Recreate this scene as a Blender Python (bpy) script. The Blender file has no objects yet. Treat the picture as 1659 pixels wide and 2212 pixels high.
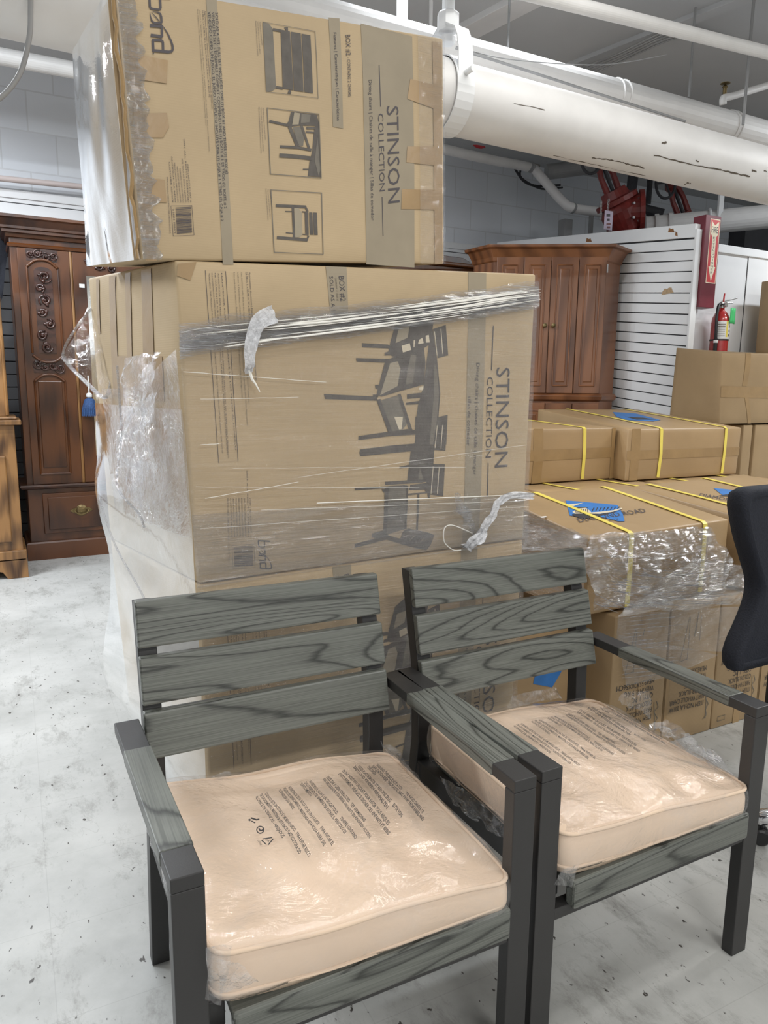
import bpy, bmesh, math, random
from mathutils import Vector, Matrix, noise
random.seed(7)
C = bpy.context.scene.collection
SC = bpy.context.scene
PI = math.pi
# ------------------------------------------------------------------ camera
CAM = Vector((0, 0, 1.3537)); F = 1575.93; CX, CY = 829.5, 1106.0
FW = Vector((0.46380413, 0.86962586, -0.1692235)).normalized()
RT = Vector((0.88310734, -0.46906638, 0.00990745)).normalized()
UP = RT.cross(FW).normalized()
cd = bpy.data.cameras.new('camera'); cam = bpy.data.objects.new('camera', cd); C.objects.link(cam)
cd.sensor_fit = 'VERTICAL'; cd.sensor_height = 36.0; cd.sensor_width = 27.0
cd.lens = F / 2212 * 36.0; cd.clip_start = .02; cd.clip_end = 60
mw = Matrix((RT, UP, -FW)).transposed().to_4x4(); mw.translation = CAM
cam.matrix_world = mw; SC.camera = cam
# ------------------------------------------------------------------ world, lamps, exposure
SC.view_settings.view_transform = 'Standard'; SC.view_settings.look = 'None'
SC.view_settings.gamma = 1.0; SC.view_settings.exposure = 0.16
SC.view_settings.use_curve_mapping = False
wd = bpy.data.worlds.new('world'); SC.world = wd; wd.use_nodes = True
wd.node_tree.nodes['Background'].inputs[0].default_value = (.8, .87, 1, 1)
wd.node_tree.nodes['Background'].inputs[1].default_value = .25
CEIL = 3.75
def lamp(x, y, sx, sy, w, col=(1.0, .985, .95), z=CEIL - .32, rz=0):
    l = bpy.data.lights.new('ceiling_and_fill_lamp', 'AREA'); l.shape = 'RECTANGLE'; l.size = sx; l.size_y = sy
    l.energy = w; l.color = col
    o = bpy.data.objects.new('ceiling_and_fill_lamp', l); C.objects.link(o); o.location = (x, y, z); o.rotation_euler = (0, 0, rz)
    return o
for x, y, w in ((-2.3, 3.5, 120), (.2, 4.3, 60), (-2.8, 2.2, 30), (.2, -2.3, 78), (.5, .5, 13), (2.0, .2, 14), (2.9, -2.2, 66), (-2.6, -2.2, 26), (4.0, 1.2, 20), (6.2, 2.6, 55), (2.2, 2.2, 14), (2.45, 3.5, 18), (6.0, 1.2, 45), (-1.15, 5.1, 75)):  # ceiling tubes, plus unseen fill lamps added to brighten walls and raise highlights
    lamp(x, y, 1.25, .16, w, (.90, .95, 1.0) if y > 2.4 else (1.0, .985, .95))
# ------------------------------------------------------------------ pixel helpers: a pixel of the photo becomes a point on a real plane
def ray(px, py): return FW + RT * ((px - CX) / F) - UP * ((py - CY) / F)
def aY(px, py, v): d = ray(px, py); return CAM + d * (v / d.y)
def aX(px, py, v): d = ray(px, py); return CAM + d * (v / d.x)
def aZ(px, py, v=0.): d = ray(px, py); return CAM + d * ((v - CAM.z) / d.z)
def proj(P):
    d = Vector(P) - CAM; k = d.dot(FW)
    return CX + F * d.dot(RT) / k, CY - F * d.dot(UP) / k
# ------------------------------------------------------------------ materials
def newmat(name):
    m = bpy.data.materials.new(name); m.use_nodes = True
    nt = m.node_tree; b = nt.nodes['Principled BSDF']
    return m, nt, b
def N(nt, typ, **kw):
    n = nt.nodes.new(typ)
    for k, v in kw.items():
        if k in n.bl_rna.properties: setattr(n, k, v)
        else: n.inputs[k.replace('_', ' ')].default_value = v
    return n
def L(nt, a, b): nt.links.new(a, b)
def ramp(nt, src, stops, interp='LINEAR'):
    r = nt.nodes.new('ShaderNodeValToRGB'); r.color_ramp.interpolation = interp
    e = r.color_ramp.elements
    while len(e) < len(stops): e.new(.5)
    for el, (p, c) in zip(e, stops): el.position = p; el.color = c if len(c) == 4 else (*c, 1)
    L(nt, src, r.inputs[0]); return r
def coords(nt, scale=(1, 1, 1), kind='Object', rot=(0, 0, 0)):
    t = nt.nodes.new('ShaderNodeTexCoord'); mp = nt.nodes.new('ShaderNodeMapping')
    mp.inputs['Scale'].default_value = scale; mp.inputs['Rotation'].default_value = rot
    L(nt, t.outputs[kind], mp.inputs['Vector']); return mp.outputs[0]
def bump(nt, b, h, st=.2, dist=.01):
    n = nt.nodes.new('ShaderNodeBump'); n.inputs['Strength'].default_value = st; n.inputs['Distance'].default_value = dist
    L(nt, h, n.inputs['Height']); L(nt, n.outputs[0], b.inputs['Normal']); return n
def plain(name, col, rough=.5, metal=0, nz=0, nsc=20, spec=.5, coat=0, bmp=0):
    m, nt, b = newmat(name)
    b.inputs['Base Color'].default_value = (*col, 1); b.inputs['Roughness'].default_value = rough
    b.inputs['Metallic'].default_value = metal; b.inputs['Specular IOR Level'].default_value = spec
    b.inputs['Coat Weight'].default_value = coat
    if nz or bmp:
        n = N(nt, 'ShaderNodeTexNoise', Scale=nsc, Detail=6.0); L(nt, coords(nt), n.inputs['Vector'])
        if nz:
            r = ramp(nt, n.outputs[0], [(.3, tuple(c * (1 - nz) for c in col)), (.7, tuple(min(1, c * (1 + nz)) for c in col))])
            L(nt, r.outputs[0], b.inputs['Base Color'])
        if bmp: bump(nt, b, n.outputs[0], bmp, .01)
    return m
def cardboard(name, col, gloss=.62, var=.1):
    m, nt, b = newmat(name)
    v = coords(nt, (1, 1, 1))
    n1 = N(nt, 'ShaderNodeTexNoise', Scale=2.2, Detail=7.0, Roughness=.6); L(nt, v, n1.inputs['Vector'])
    r = ramp(nt, n1.outputs[0], [(.28, tuple(c * (1 - var) for c in col)), (.72, tuple(c * (1 + var) for c in col))])
    # scuffs
    n2 = N(nt, 'ShaderNodeTexNoise', Scale=5.0, Detail=9.0, Roughness=.75); L(nt, coords(nt, (1.3, 1, .6)), n2.inputs['Vector'])
    r2 = ramp(nt, n2.outputs[0], [(.66, (0, 0, 0)), (.78, (1, 1, 1))])
    mx = N(nt, 'ShaderNodeMix', data_type='RGBA'); mx.inputs['B'].default_value = (*[c * .72 for c in col], 1)
    mul = N(nt, 'ShaderNodeMath', operation='MULTIPLY'); mul.inputs[1].default_value = .5
    L(nt, r2.outputs[0], mul.inputs[0]); L(nt, mul.outputs[0], mx.inputs['Factor']); L(nt, r.outputs[0], mx.inputs['A'])
    L(nt, mx.outputs['Result'], b.inputs['Base Color'])
    b.inputs['Roughness'].default_value = gloss
    w = N(nt, 'ShaderNodeTexWave', Scale=55.0, Distortion=.6, Detail=1.0); w.bands_direction = 'Z'
    L(nt, v, w.inputs['Vector'])
    n3 = N(nt, 'ShaderNodeTexNoise', Scale=3.5, Detail=3.0); L(nt, v, n3.inputs['Vector'])
    ad = N(nt, 'ShaderNodeMath', operation='MULTIPLY_ADD'); ad.inputs[1].default_value = .018
    L(nt, w.outputs[0], ad.inputs[0]); L(nt, n3.outputs[0], ad.inputs[2])
    bump(nt, b, ad.outputs[0], .35, .012)
    return m
def wood(name, dark, light, sx=(1, 1, .12), scale=6., rough=.35, dist=3.0, coat=.3):
    m, nt, b = newmat(name)
    v = coords(nt, sx)
    oi = nt.nodes.new('ShaderNodeObjectInfo'); va = N(nt, 'ShaderNodeVectorMath', operation='ADD')
    ml = N(nt, 'ShaderNodeVectorMath', operation='SCALE'); ml.inputs['Scale'].default_value = 0
    L(nt, v, va.inputs[0]); L(nt, oi.outputs['Random'], va.inputs[1]); v = va.outputs[0]
    n = N(nt, 'ShaderNodeTexNoise', Scale=scale, Detail=8.0, Roughness=.6, Distortion=.6); L(nt, v, n.inputs['Vector'])
    w = N(nt, 'ShaderNodeTexWave', Scale=scale * .9, Distortion=dist, Detail=3.0); w.wave_type = 'RINGS'; L(nt, v, w.inputs['Vector'])
    mx = N(nt, 'ShaderNodeMath', operation='MULTIPLY_ADD'); mx.inputs[1].default_value = .45; L(nt, w.outputs[0], mx.inputs[0]); L(nt, n.outputs[0], mx.inputs[2])
    r = ramp(nt, mx.outputs[0], [(.35, dark), (.85, light)])
    L(nt, r.outputs[0], b.inputs['Base Color']); b.inputs['Roughness'].default_value = rough; b.inputs['Coat Weight'].default_value = coat
    b.inputs['Coat Roughness'].default_value = .25
    bump(nt, b, mx.outputs[0], .12, .003)
    return m
def grey_oak(name, ax=0):
    """grey stained oak, cathedral grain running along object axis ax"""
    m, nt, b = newmat(name)
    sc = [1., 1., 1.]; sc[ax] = .12
    v = coords(nt, tuple(sc))
    oi = nt.nodes.new('ShaderNodeObjectInfo')
    cb = nt.nodes.new('ShaderNodeCombineXYZ')
    m1 = N(nt, 'ShaderNodeMath', operation='MULTIPLY'); m1.inputs[1].default_value = 3.7; L(nt, oi.outputs['Random'], m1.inputs[0])
    for i in range(3): L(nt, m1.outputs[0], cb.inputs[i])
    va = N(nt, 'ShaderNodeVectorMath', operation='ADD'); L(nt, v, va.inputs[0]); L(nt, cb.outputs[0], va.inputs[1]); v = va.outputs[0]
    n = N(nt, 'ShaderNodeTexNoise', Scale=6.0, Detail=1.2, Roughness=.4, Distortion=.5); L(nt, v, n.inputs['Vector'])
    # contour lines of a slow noise = cathedral figure
    mu = N(nt, 'ShaderNodeMath', operation='MULTIPLY'); mu.inputs[1].default_value = 19.; L(nt, n.outputs[0], mu.inputs[0])
    nf = N(nt, 'ShaderNodeTexNoise', Scale=90., Detail=4.0); L(nt, v, nf.inputs['Vector'])
    a2 = N(nt, 'ShaderNodeMath', operation='MULTIPLY_ADD'); a2.inputs[1].default_value = .35; L(nt, nf.outputs[0], a2.inputs[0]); L(nt, mu.outputs[0], a2.inputs[2])
    fr = N(nt, 'ShaderNodeMath', operation='FRACT'); L(nt, a2.outputs[0], fr.inputs[0])
    r = ramp(nt, fr.outputs[0], [(0., (.030, .032, .028)), (.045, (.045, .048, .042)), (.16, (.115, .120, .107)), (.55, (.135, .142, .126)), (.9, (.118, .124, .110)), (1., (.035, .037, .033))])
    st = coords(nt, tuple(3. if i == ax else 260. for i in range(3)))
    ns = N(nt, 'ShaderNodeTexNoise', Scale=1.6, Detail=3.0); L(nt, st, ns.inputs['Vector'])
    rs = ramp(nt, ns.outputs[0], [(.35, (.62, .62, .62)), (.6, (1.12, 1.12, 1.12))])
    mx = N(nt, 'ShaderNodeMix', data_type='RGBA', blend_type='MULTIPLY'); mx.inputs['Factor'].default_value = .8
    L(nt, r.outputs[0], mx.inputs['A']); L(nt, rs.outputs[0], mx.inputs['B']); L(nt, mx.outputs['Result'], b.inputs['Base Color'])
    b.inputs['Roughness'].default_value = .36
    bump(nt, b, fr.outputs[0], .12, .002)
    return m
def film(name, sheen=1.0, milk=.1, scale=(3, 3, 60), strength=.6, rough=.12, dens=.0, wscale=4.0, tint=(.985, .985, .99), dist=.02):
    """clear plastic stretch film: a see-through layer with a glossy coat and milky creases"""
    m, nt, b = newmat(name); nt.nodes.remove(b)
    out = nt.nodes['Material Output']
    v = coords(nt, scale)
    n = N(nt, 'ShaderNodeTexNoise', Scale=wscale, Detail=7.0, Roughness=.62, Distortion=.5); L(nt, v, n.inputs['Vector'])
    bp = nt.nodes.new('ShaderNodeBump'); bp.inputs['Strength'].default_value = strength; bp.inputs['Distance'].default_value = dist; L(nt, n.outputs[0], bp.inputs['Height'])
    tr = nt.nodes.new('ShaderNodeBsdfTransparent'); tr.inputs[0].default_value = (*tint, 1)
    gl = nt.nodes.new('ShaderNodeBsdfGlossy'); gl.inputs['Roughness'].default_value = rough; gl.inputs[0].default_value = (1, 1, 1, 1); L(nt, bp.outputs[0], gl.inputs['Normal'])
    df = nt.nodes.new('ShaderNodeBsdfDiffuse'); df.inputs[0].default_value = (.92, .93, .97, 1); L(nt, bp.outputs[0], df.inputs['Normal'])
    lw = nt.nodes.new('ShaderNodeLayerWeight'); lw.inputs[0].default_value = .5; L(nt, bp.outputs[0], lw.inputs['Normal'])
    pw = N(nt, 'ShaderNodeMath', operation='POWER'); pw.inputs[1].default_value = 4.; L(nt, lw.outputs['Facing'], pw.inputs[0])
    ma = N(nt, 'ShaderNodeMath', operation='MULTIPLY_ADD'); ma.inputs[1].default_value = .92; ma.inputs[2].default_value = .075; L(nt, pw.outputs[0], ma.inputs[0])
    k = N(nt, 'ShaderNodeMath', operation='MULTIPLY', use_clamp=True); k.inputs[1].default_value = 1.15 * sheen; L(nt, ma.outputs[0], k.inputs[0])
    m1 = nt.nodes.new('ShaderNodeMixShader'); L(nt, k.outputs[0], m1.inputs[0]); L(nt, tr.outputs[0], m1.inputs[1]); L(nt, gl.outputs[0], m1.inputs[2])
    # milky creases
    n2 = N(nt, 'ShaderNodeTexNoise', Scale=wscale * 1.7, Detail=8.0, Roughness=.7, Distortion=.8); L(nt, v, n2.inputs['Vector'])
    cr = ramp(nt, n2.outputs[0], [(.5, (dens, dens, dens)), (.72, (dens + milk,) * 3)])
    m2 = nt.nodes.new('ShaderNodeMixShader'); L(nt, cr.outputs[0], m2.inputs[0]); L(nt, m1.outputs[0], m2.inputs[1]); L(nt, df.outputs[0], m2.inputs[2])
    L(nt, m2.outputs[0], out.inputs['Surface'])
    return m
M = {}
M['card'] = cardboard('cardboard', (.46, .345, .205))
M['card2'] = cardboard('brown_cardboard', (.37, .25, .13), .42)
M['card3'] = cardboard('carton_cardboard', (.34, .235, .125), .55)
M['band'] = plain('printed_band', (.30, .25, .175), .6, nz=.08, nsc=9)
M['ink'] = plain('grey_ink', (.07, .06, .065), .6)
M['inkl'] = plain('light_grey_ink', (.15, .125, .09), .6)
M['pic_dark'] = plain('picture_dark', (.095, .082, .07), .6, nz=.2, nsc=40)
M['pic_mid'] = plain('picture_mid', (.17, .15, .12), .6, nz=.15, nsc=30)
M['pic_light'] = plain('picture_light', (.33, .28, .2), .6)
M['pic_paper'] = plain('picture_gap', (.62, .54, .40), .6)
M['tape'] = plain('brown_tape', (.33, .215, .10), .3, nz=.08, nsc=12, coat=.15, bmp=.2)
M['flute'] = plain('raw_cardboard_edge', (.42, .3, .18), .8, nz=.2, nsc=80)
M['metal'] = plain('charcoal_metal', (.024, .023, .023), .42, bmp=.03, nsc=300)
M['oakx'] = grey_oak('grey_oak_across', 0)
M['oaky'] = grey_oak('grey_oak_along_arm', 1)
M['peach'] = plain('peach_fabric', (.70, .54, .405), .85, nz=.03, nsc=8, bmp=.1)
M['bagink'] = plain('bag_ink', (.05, .045, .045), .5)
M['yellow'] = plain('yellow_strap', (.80, .66, .13), .4)
M['blue'] = plain('blue_ink', (.035, .17, .47), .55, nz=.1, nsc=20)
M['black'] = plain('black_plastic', (.012, .012, .013), .4)
M['mesh'] = plain('black_fabric', (.008, .010, .018), .8, nz=.3, nsc=200, bmp=.3)
M['chrome'] = plain('chrome', (.8, .8, .82), .12, 1)
M['white'] = plain('white_paint', (.78, .79, .80), .45, nz=.03, nsc=3)
M['whitepipe'] = plain('white_pipe_paint', (.70, .69, .68), .45, nz=.06, nsc=5, bmp=.05)
M['chip'] = plain('chipped_paint', (.10, .08, .06), .8)
M['rust'] = plain('rusty_brown', (.25, .11, .04), .8, nz=.3, nsc=60)
M['greypipe'] = plain('grey_pipe', (.30, .30, .30), .5, nz=.1, nsc=8)
M['dark'] = plain('dark_grey', (.03, .03, .035), .6, nz=.2, nsc=10)
M['red'] = plain('red_valve_paint', (.17, .02, .016), .4, nz=.25, nsc=15)
M['redsign'] = plain('sign_red', (.55, .045, .05), .45)
M['maroon'] = plain('maroon_board', (.145, .018, .03), .4, nz=.15, nsc=8)
M['cream'] = plain('cream_paper', (.80, .72, .55), .6)
M['extred'] = plain('extinguisher_red', (.42, .02, .02), .25, coat=.6)
M['green'] = plain('green_tag', (.06, .50, .16), .5, nz=.1, nsc=20)
M['label'] = plain('white_label', (.75, .76, .76), .5, nz=.05, nsc=60)
M['steel'] = plain('steel', (.5, .5, .5), .35, .9)
M['bluefringe'] = plain('blue_fringe', (.03, .075, .20), .8, nz=.3, nsc=100)
M['brass'] = plain('aged_brass', (.20, .15, .07), .4, .8, nz=.3, nsc=40)
M['mirror'] = plain('mirror_glass', (.8, .82, .8), .03, 1)
M['mahog'] = wood('reddish_brown_wood', (.025, .007, .003), (.105, .034, .009), (1, 1, .10), 7, .32)
M['carve'] = wood('dark_carved_wood', (.018, .006, .005), (.055, .020, .014), (1, 1, .5), 9, .25, coat=.6)
M['cherry'] = wood('warm_brown_wood', (.085, .028, .010), (.215, .082, .030), (1, 1, .08), 5, .35, 1.5)
M['goldoak'] = wood('golden_oak_wood', (.055, .022, .006), (.27, .135, .045), (1, 1, .10), 11, .4, 5.)
M['filmfront'] = film('stretch_film_front', .7, .05, (2.2, 1, 42), .6, .12, .015, 3., dist=.03)
M['filmlow'] = film('stretch_film_layered', .7, .24, (1.3, 1, 75), .9, .12, .03, 4., dist=.03)
M['filmside'] = film('stretch_film_side', 1.7, .05, (5, 1.0, 1.4), .12, .06, .015, 3.)
M['filmrope'] = film('stretch_film_bunched', .55, .70, (2.2, 2.2, 60), 1., .12, .12, 4., dist=.05)
M['filmloose'] = film('loose_film', .9, .22, (1, 1, 1), 1., .08, .02, 9., dist=.05)
M['filmwrap'] = film('pallet_wrap_film', 1.5, .42, (1.2, 2, 22), 1., .10, .02, 4., dist=.05)
M['bag'] = film('cushion_bag_film', .9, .07, (1, 1, 1), .75, .08, .008, 6., dist=.02)
M['tail'] = film('white_twisted_film', .9, .4, (3, 3, 3), .8, .25, .72, 20.)
M['thread'] = plain('white_film_thread', (.85, .83, .78), .4)
# floor: worn vinyl, white grey, scuffed
def floor_mat():
    m, nt, b = newmat('worn_floor')
    v = coords(nt, (1, 1, 1))
    n = N(nt, 'ShaderNodeTexNoise', Scale=1.3, Detail=9.0, Roughness=.68); L(nt, v, n.inputs['Vector'])
    r = ramp(nt, n.outputs[0], [(.3, (.30, .303, .29)), (.5, (.42, .423, .41)), (.72, (.52, .52, .505))])
    n2 = N(nt, 'ShaderNodeTexNoise', Scale=6., Detail=10.0, Roughness=.82, Distortion=.15); L(nt, coords(nt, (1, .45, 1), rot=(0, 0, .5)), n2.inputs['Vector'])
    r2 = ramp(nt, n2.outputs[0], [(.52, (0, 0, 0)), (.68, (.75, .75, .75))])
    mx = N(nt, 'ShaderNodeMix', data_type='RGBA'); mx.inputs['B'].default_value = (.17, .165, .15, 1)
    L(nt, r2.outputs[0], mx.inputs['Factor']); L(nt, r.outputs[0], mx.inputs['A'])
    # dark chips
    n3 = N(nt, 'ShaderNodeTexNoise', Scale=50., Detail=3.0, Roughness=.5); L(nt, coords(nt, (1, .55, 1), rot=(0, 0, -.6)), n3.inputs['Vector'])
    r3 = ramp(nt, n3.outputs[0], [(.675, (0, 0, 0)), (.71, (1, 1, 1))])
    mx2 = N(nt, 'ShaderNodeMix', data_type='RGBA'); mx2.inputs['B'].default_value = (.05, .045, .04, 1)
    L(nt, r3.outputs[0], mx2.inputs['Factor']); L(nt, mx.outputs['Result'], mx2.inputs['A'])
    # scratches: contour lines of a slow noise
    n4 = N(nt, 'ShaderNodeTexNoise', Scale=1.9, Detail=4.0, Distortion=1.2); L(nt, coords(nt, (1, .6, 1), rot=(0, 0, 1.)), n4.inputs['Vector'])
    mm = N(nt, 'ShaderNodeMath', operation='MULTIPLY'); mm.inputs[1].default_value = 7; L(nt, n4.outputs[0], mm.inputs[0])
    f4 = N(nt, 'ShaderNodeMath', operation='FRACT'); L(nt, mm.outputs[0], f4.inputs[0])
    r4 = ramp(nt, f4.outputs[0], [(0, (.5, .5, .5)), (.012, (0, 0, 0)), (.99, (0, 0, 0)), (1, (.5, .5, .5))])
    mask = ramp(nt, n.outputs[0], [(.48, (0, 0, 0)), (.6, (1, 1, 1))])
    mk = N(nt, 'ShaderNodeMath', operation='MULTIPLY'); L(nt, r4.outputs[0], mk.inputs[0]); L(nt, mask.outputs[0], mk.inputs[1])
    mx3 = N(nt, 'ShaderNodeMix', data_type='RGBA'); mx3.inputs['B'].default_value = (.16, .15, .13, 1)
    L(nt, mk.outputs[0], mx3.inputs['Factor']); L(nt, mx2.outputs['Result'], mx3.inputs['A'])
    # tile seams
    br = nt.nodes.new('ShaderNodeTexBrick'); br.offset = 0; br.inputs['Scale'].default_value = 1.0
    br.inputs['Brick Width'].default_value = .305; br.inputs['Row Height'].default_value = .305; br.inputs['Mortar Size'].default_value = .0012
    br.inputs['Color1'].default_value = (1, 1, 1, 1); br.inputs['Color2'].default_value = (.95, .95, .94, 1); br.inputs['Mortar'].default_value = (.62, .61, .6, 1)
    L(nt, coords(nt, (1, 1, 1), rot=(0, 0, .02)), br.inputs['Vector'])
    mx4 = N(nt, 'ShaderNodeMix', data_type='RGBA', blend_type='MULTIPLY'); mx4.inputs['Factor'].default_value = .3
    L(nt, mx3.outputs['Result'], mx4.inputs['A']); L(nt, br.outputs[0], mx4.inputs['B'])
    L(nt, mx4.outputs['Result'], b.inputs['Base Color'])
    rr = ramp(nt, n2.outputs[0], [(.3, (.38, .38, .38)), (.7, (.6, .6, .6))]); L(nt, rr.outputs[0], b.inputs['Roughness'])
    bump(nt, b, n2.outputs[0], .08, .003)
    return m
M['floor'] = floor_mat()
M['ceil'] = plain('ceiling_paint', (.50, .505, .51), .8, nz=.04, nsc=1.5)
def block_mat():
    m, nt, b = newmat('painted_block_wall')
    sp = nt.nodes.new('ShaderNodeSeparateXYZ'); cb = nt.nodes.new('ShaderNodeCombineXYZ')
    t = nt.nodes.new('ShaderNodeTexCoord'); L(nt, t.outputs['Object'], sp.inputs[0])
    L(nt, sp.outputs[0], cb.inputs[0]); L(nt, sp.outputs[2], cb.inputs[1])
    br = nt.nodes.new('ShaderNodeTexBrick'); br.inputs['Scale'].default_value = 1.0
    br.inputs['Brick Width'].default_value = .40; br.inputs['Row Height'].default_value = .30; br.inputs['Mortar Size'].default_value = .006
    br.inputs['Color1'].default_value = (.70, .73, .78, 1); br.inputs['Color2'].default_value = (.73, .76, .80, 1); br.inputs['Mortar'].default_value = (.62, .64, .67, 1)
    L(nt, cb.outputs[0], br.inputs['Vector']); L(nt, br.outputs[0], b.inputs['Base Color'])
    bump(nt, b, br.outputs['Fac'], -.5, .006); b.inputs['Roughness'].default_value = .6
    return m
M['block'] = block_mat()
# ------------------------------------------------------------------ mesh building
ORG = {}
class MB:
    def __init__(s): s.v = []; s.f = []; s.mi = []; s.cur = 0
    def add(s, vs, fs):
        o = len(s.v); s.v += [Vector(p) for p in vs]
        for f in fs: s.f.append([o + i for i in f]); s.mi.append(s.cur)
        return s
    def box(s, lo, hi):
        x0, y0, z0 = lo; x1, y1, z1 = hi
        return s.hexa([(x0, y0, z0), (x1, y0, z0), (x1, y1, z0), (x0, y1, z0), (x0, y0, z1), (x1, y0, z1), (x1, y1, z1), (x0, y1, z1)])
    def hexa(s, p): return s.add(p, [(3, 2, 1, 0), (4, 5, 6, 7), (0, 1, 5, 4), (1, 2, 6, 5), (2, 3, 7, 6), (3, 0, 4, 7)])
    def prism(s, poly, d):
        """polygon of 3D points swept by vector d"""
        n = len(poly); d = Vector(d); a = [Vector(p) for p in poly]
        s.add(a + [p + d for p in a], [tuple(range(n - 1, -1, -1)), tuple(range(n, 2 * n))] + [(i, (i + 1) % n, n + (i + 1) % n, n + i) for i in range(n)])
        return s
    def tube(s, pts, r, n=12, closed=False, cap=True):
        pts = [Vector(p) for p in pts]; m = len(pts)
        rs = r if isinstance(r, (list, tuple)) else [r] * m
        vs = []; prev = None
        for i, p in enumerate(pts):
            if closed: t = (pts[(i + 1) % m] - pts[i - 1])
            else: t = pts[min(i + 1, m - 1)] - pts[max(i - 1, 0)]
            t.normalize()
            if prev is None:
                a = Vector((0, 0, 1)) if abs(t.z) < .9 else Vector((1, 0, 0)); u = t.cross(a).normalized()
            else: u = (prev - t * prev.dot(t)).normalized()
            prev = u; w = t.cross(u)
            for k in range(n):
                an = 2 * PI * k / n; vs.append(p + (u * math.cos(an) + w * math.sin(an)) * rs[i])
        fs = []
        for i in range(m if closed else m - 1):
            j = (i + 1) % m
            for k in range(n): fs.append((i * n + k, i * n + (k + 1) % n, j * n + (k + 1) % n, j * n + k))
        if cap and not closed: fs += [tuple(range(n - 1, -1, -1)), tuple(range((m - 1) * n, m * n))]
        return s.add(vs, fs)
    def lathe(s, prof, c, n=20, ax=Vector((0, 0, 1))):
        """prof: (radius, height) list"""
        ax = ax.normalized(); a = Vector((1, 0, 0)) if abs(ax.x) < .9 else Vector((0, 1, 0)); u = ax.cross(a).normalized(); w = ax.cross(u); c = Vector(c)
        vs = []; m = len(prof)
        for r, h in prof:
            for k in range(n):
                an = 2 * PI * k / n; vs.append(c + ax * h + (u * math.cos(an) + w * math.sin(an)) * max(r, 1e-4))
        fs = [(i * n + k, i * n + (k + 1) % n, (i + 1) * n + (k + 1) % n, (i + 1) * n + k) for i in range(m - 1) for k in range(n)]
        fs += [tuple(range(n - 1, -1, -1)), tuple(range((m - 1) * n, m * n))]
        return s.add(vs, fs)
    def build(s, name, mat, parent=None, org=None, bevel=0, seg=2, smooth=False, local=False):
        me = bpy.data.meshes.new(name)
        if local: o0 = Vector((0, 0, 0)); base = Vector((0, 0, 0))
        else:
            base = ORG[parent.name] if parent else Vector((0, 0, 0))
            if org is None:
                if parent: org = base
                else:
                    xs = [v.x for v in s.v]; ys = [v.y for v in s.v]; zs = [v.z for v in s.v]
                    org = Vector(((min(xs) + max(xs)) / 2, (min(ys) + max(ys)) / 2, min(zs)))
            o0 = Vector(org)
        me.from_pydata([v - o0 for v in s.v], [], s.f)
        mats = mat if isinstance(mat, list) else [mat]
        for q in mats: me.materials.append(q)
        if len(mats) > 1:
            for p, i in zip(me.polygons, s.mi): p.material_index = i
        me.update()
        if smooth:
            for p in me.polygons: p.use_smooth = True
        o = bpy.data.objects.new(name, me); C.objects.link(o)
        if parent: o.parent = parent
        o.location = o0 - base
        if bevel:
            bm = o.modifiers.new('bevel', 'BEVEL'); bm.width = bevel; bm.segments = seg; bm.limit_method = 'ANGLE'; bm.angle_limit = math.radians(35)
        ORG[o.name] = o0
        return o
def tag(o, label=None, cat=None, group=None, kind=None):
    if label: o['label'] = label
    if cat: o['category'] = cat
    if group: o['group'] = group
    if kind: o['kind'] = kind
    return o
def thing(name, loc, label, cat, group=None, rz=0):
    o = bpy.data.objects.new(name, None); C.objects.link(o); o.location = loc; o.rotation_euler = (0, 0, rz); o.empty_display_size = .1
    ORG[o.name] = Vector(loc); return tag(o, label, cat, group)
def struct(o): o['kind'] = 'structure'; return o
def nz(p, s=1., seed=0): return noise.noise(Vector(p) * s + Vector((seed * 7.31, seed * 3.17, seed * 1.7)))
def wood_align(o): return o
# ---- curved faces that carry print: map (u,v) in 0..1 -> 3D
class Face:
    def __init__(s, p00, p10, p11, p01, bulge=0., wob=0., seed=0, fn=None):
        s.p = [Vector(q) for q in (p00, p10, p11, p01)]; s.b = bulge; s.wob = wob; s.seed = seed; s.fn = fn
        s.W = ((s.p[1] - s.p[0]).length + (s.p[2] - s.p[3]).length) / 2; s.H = ((s.p[3] - s.p[0]).length + (s.p[2] - s.p[1]).length) / 2
        s.n = (s.p[1] - s.p[0]).cross(s.p[3] - s.p[0]).normalized()
    def at(s, u, v, off=0.):
        a, b, c, d = s.p
        P = a * (1 - u) * (1 - v) + b * u * (1 - v) + c * u * v + d * (1 - u) * v
        if s.fn: return s.fn(u, v, off)
        uu = min(max(u, 0), 1); vv = min(max(v, 0), 1)
        k = s.b * math.sin(PI * uu) ** .7 * math.sin(PI * vv) ** .7
        if s.wob: k += s.wob * nz((u * 3, v * 3, 0), 1, s.seed) * min(1, 8 * min(uu, 1 - uu, vv, 1 - vv))
        return P + s.n * (k + off)
    def uv(s, px, py):
        u, v = .5, .5
        for _ in range(12):
            x, y = proj(s.at(u, v)); e = 1e-3
            x1, y1 = proj(s.at(u + e, v)); x2, y2 = proj(s.at(u, v + e))
            a, b_, c, d = (x1 - x) / e, (x2 - x) / e, (y1 - y) / e, (y2 - y) / e
            det = a * d - b_ * c
            if abs(det) < 1e-9: break
            dx, dy = px - x, py - y
            du, dv = (d * dx - b_ * dy) / det, (-c * dx + a * dy) / det
            u += max(-.5, min(.5, du)); v += max(-.5, min(.5, dv))
        return Vector((u, v))
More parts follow.
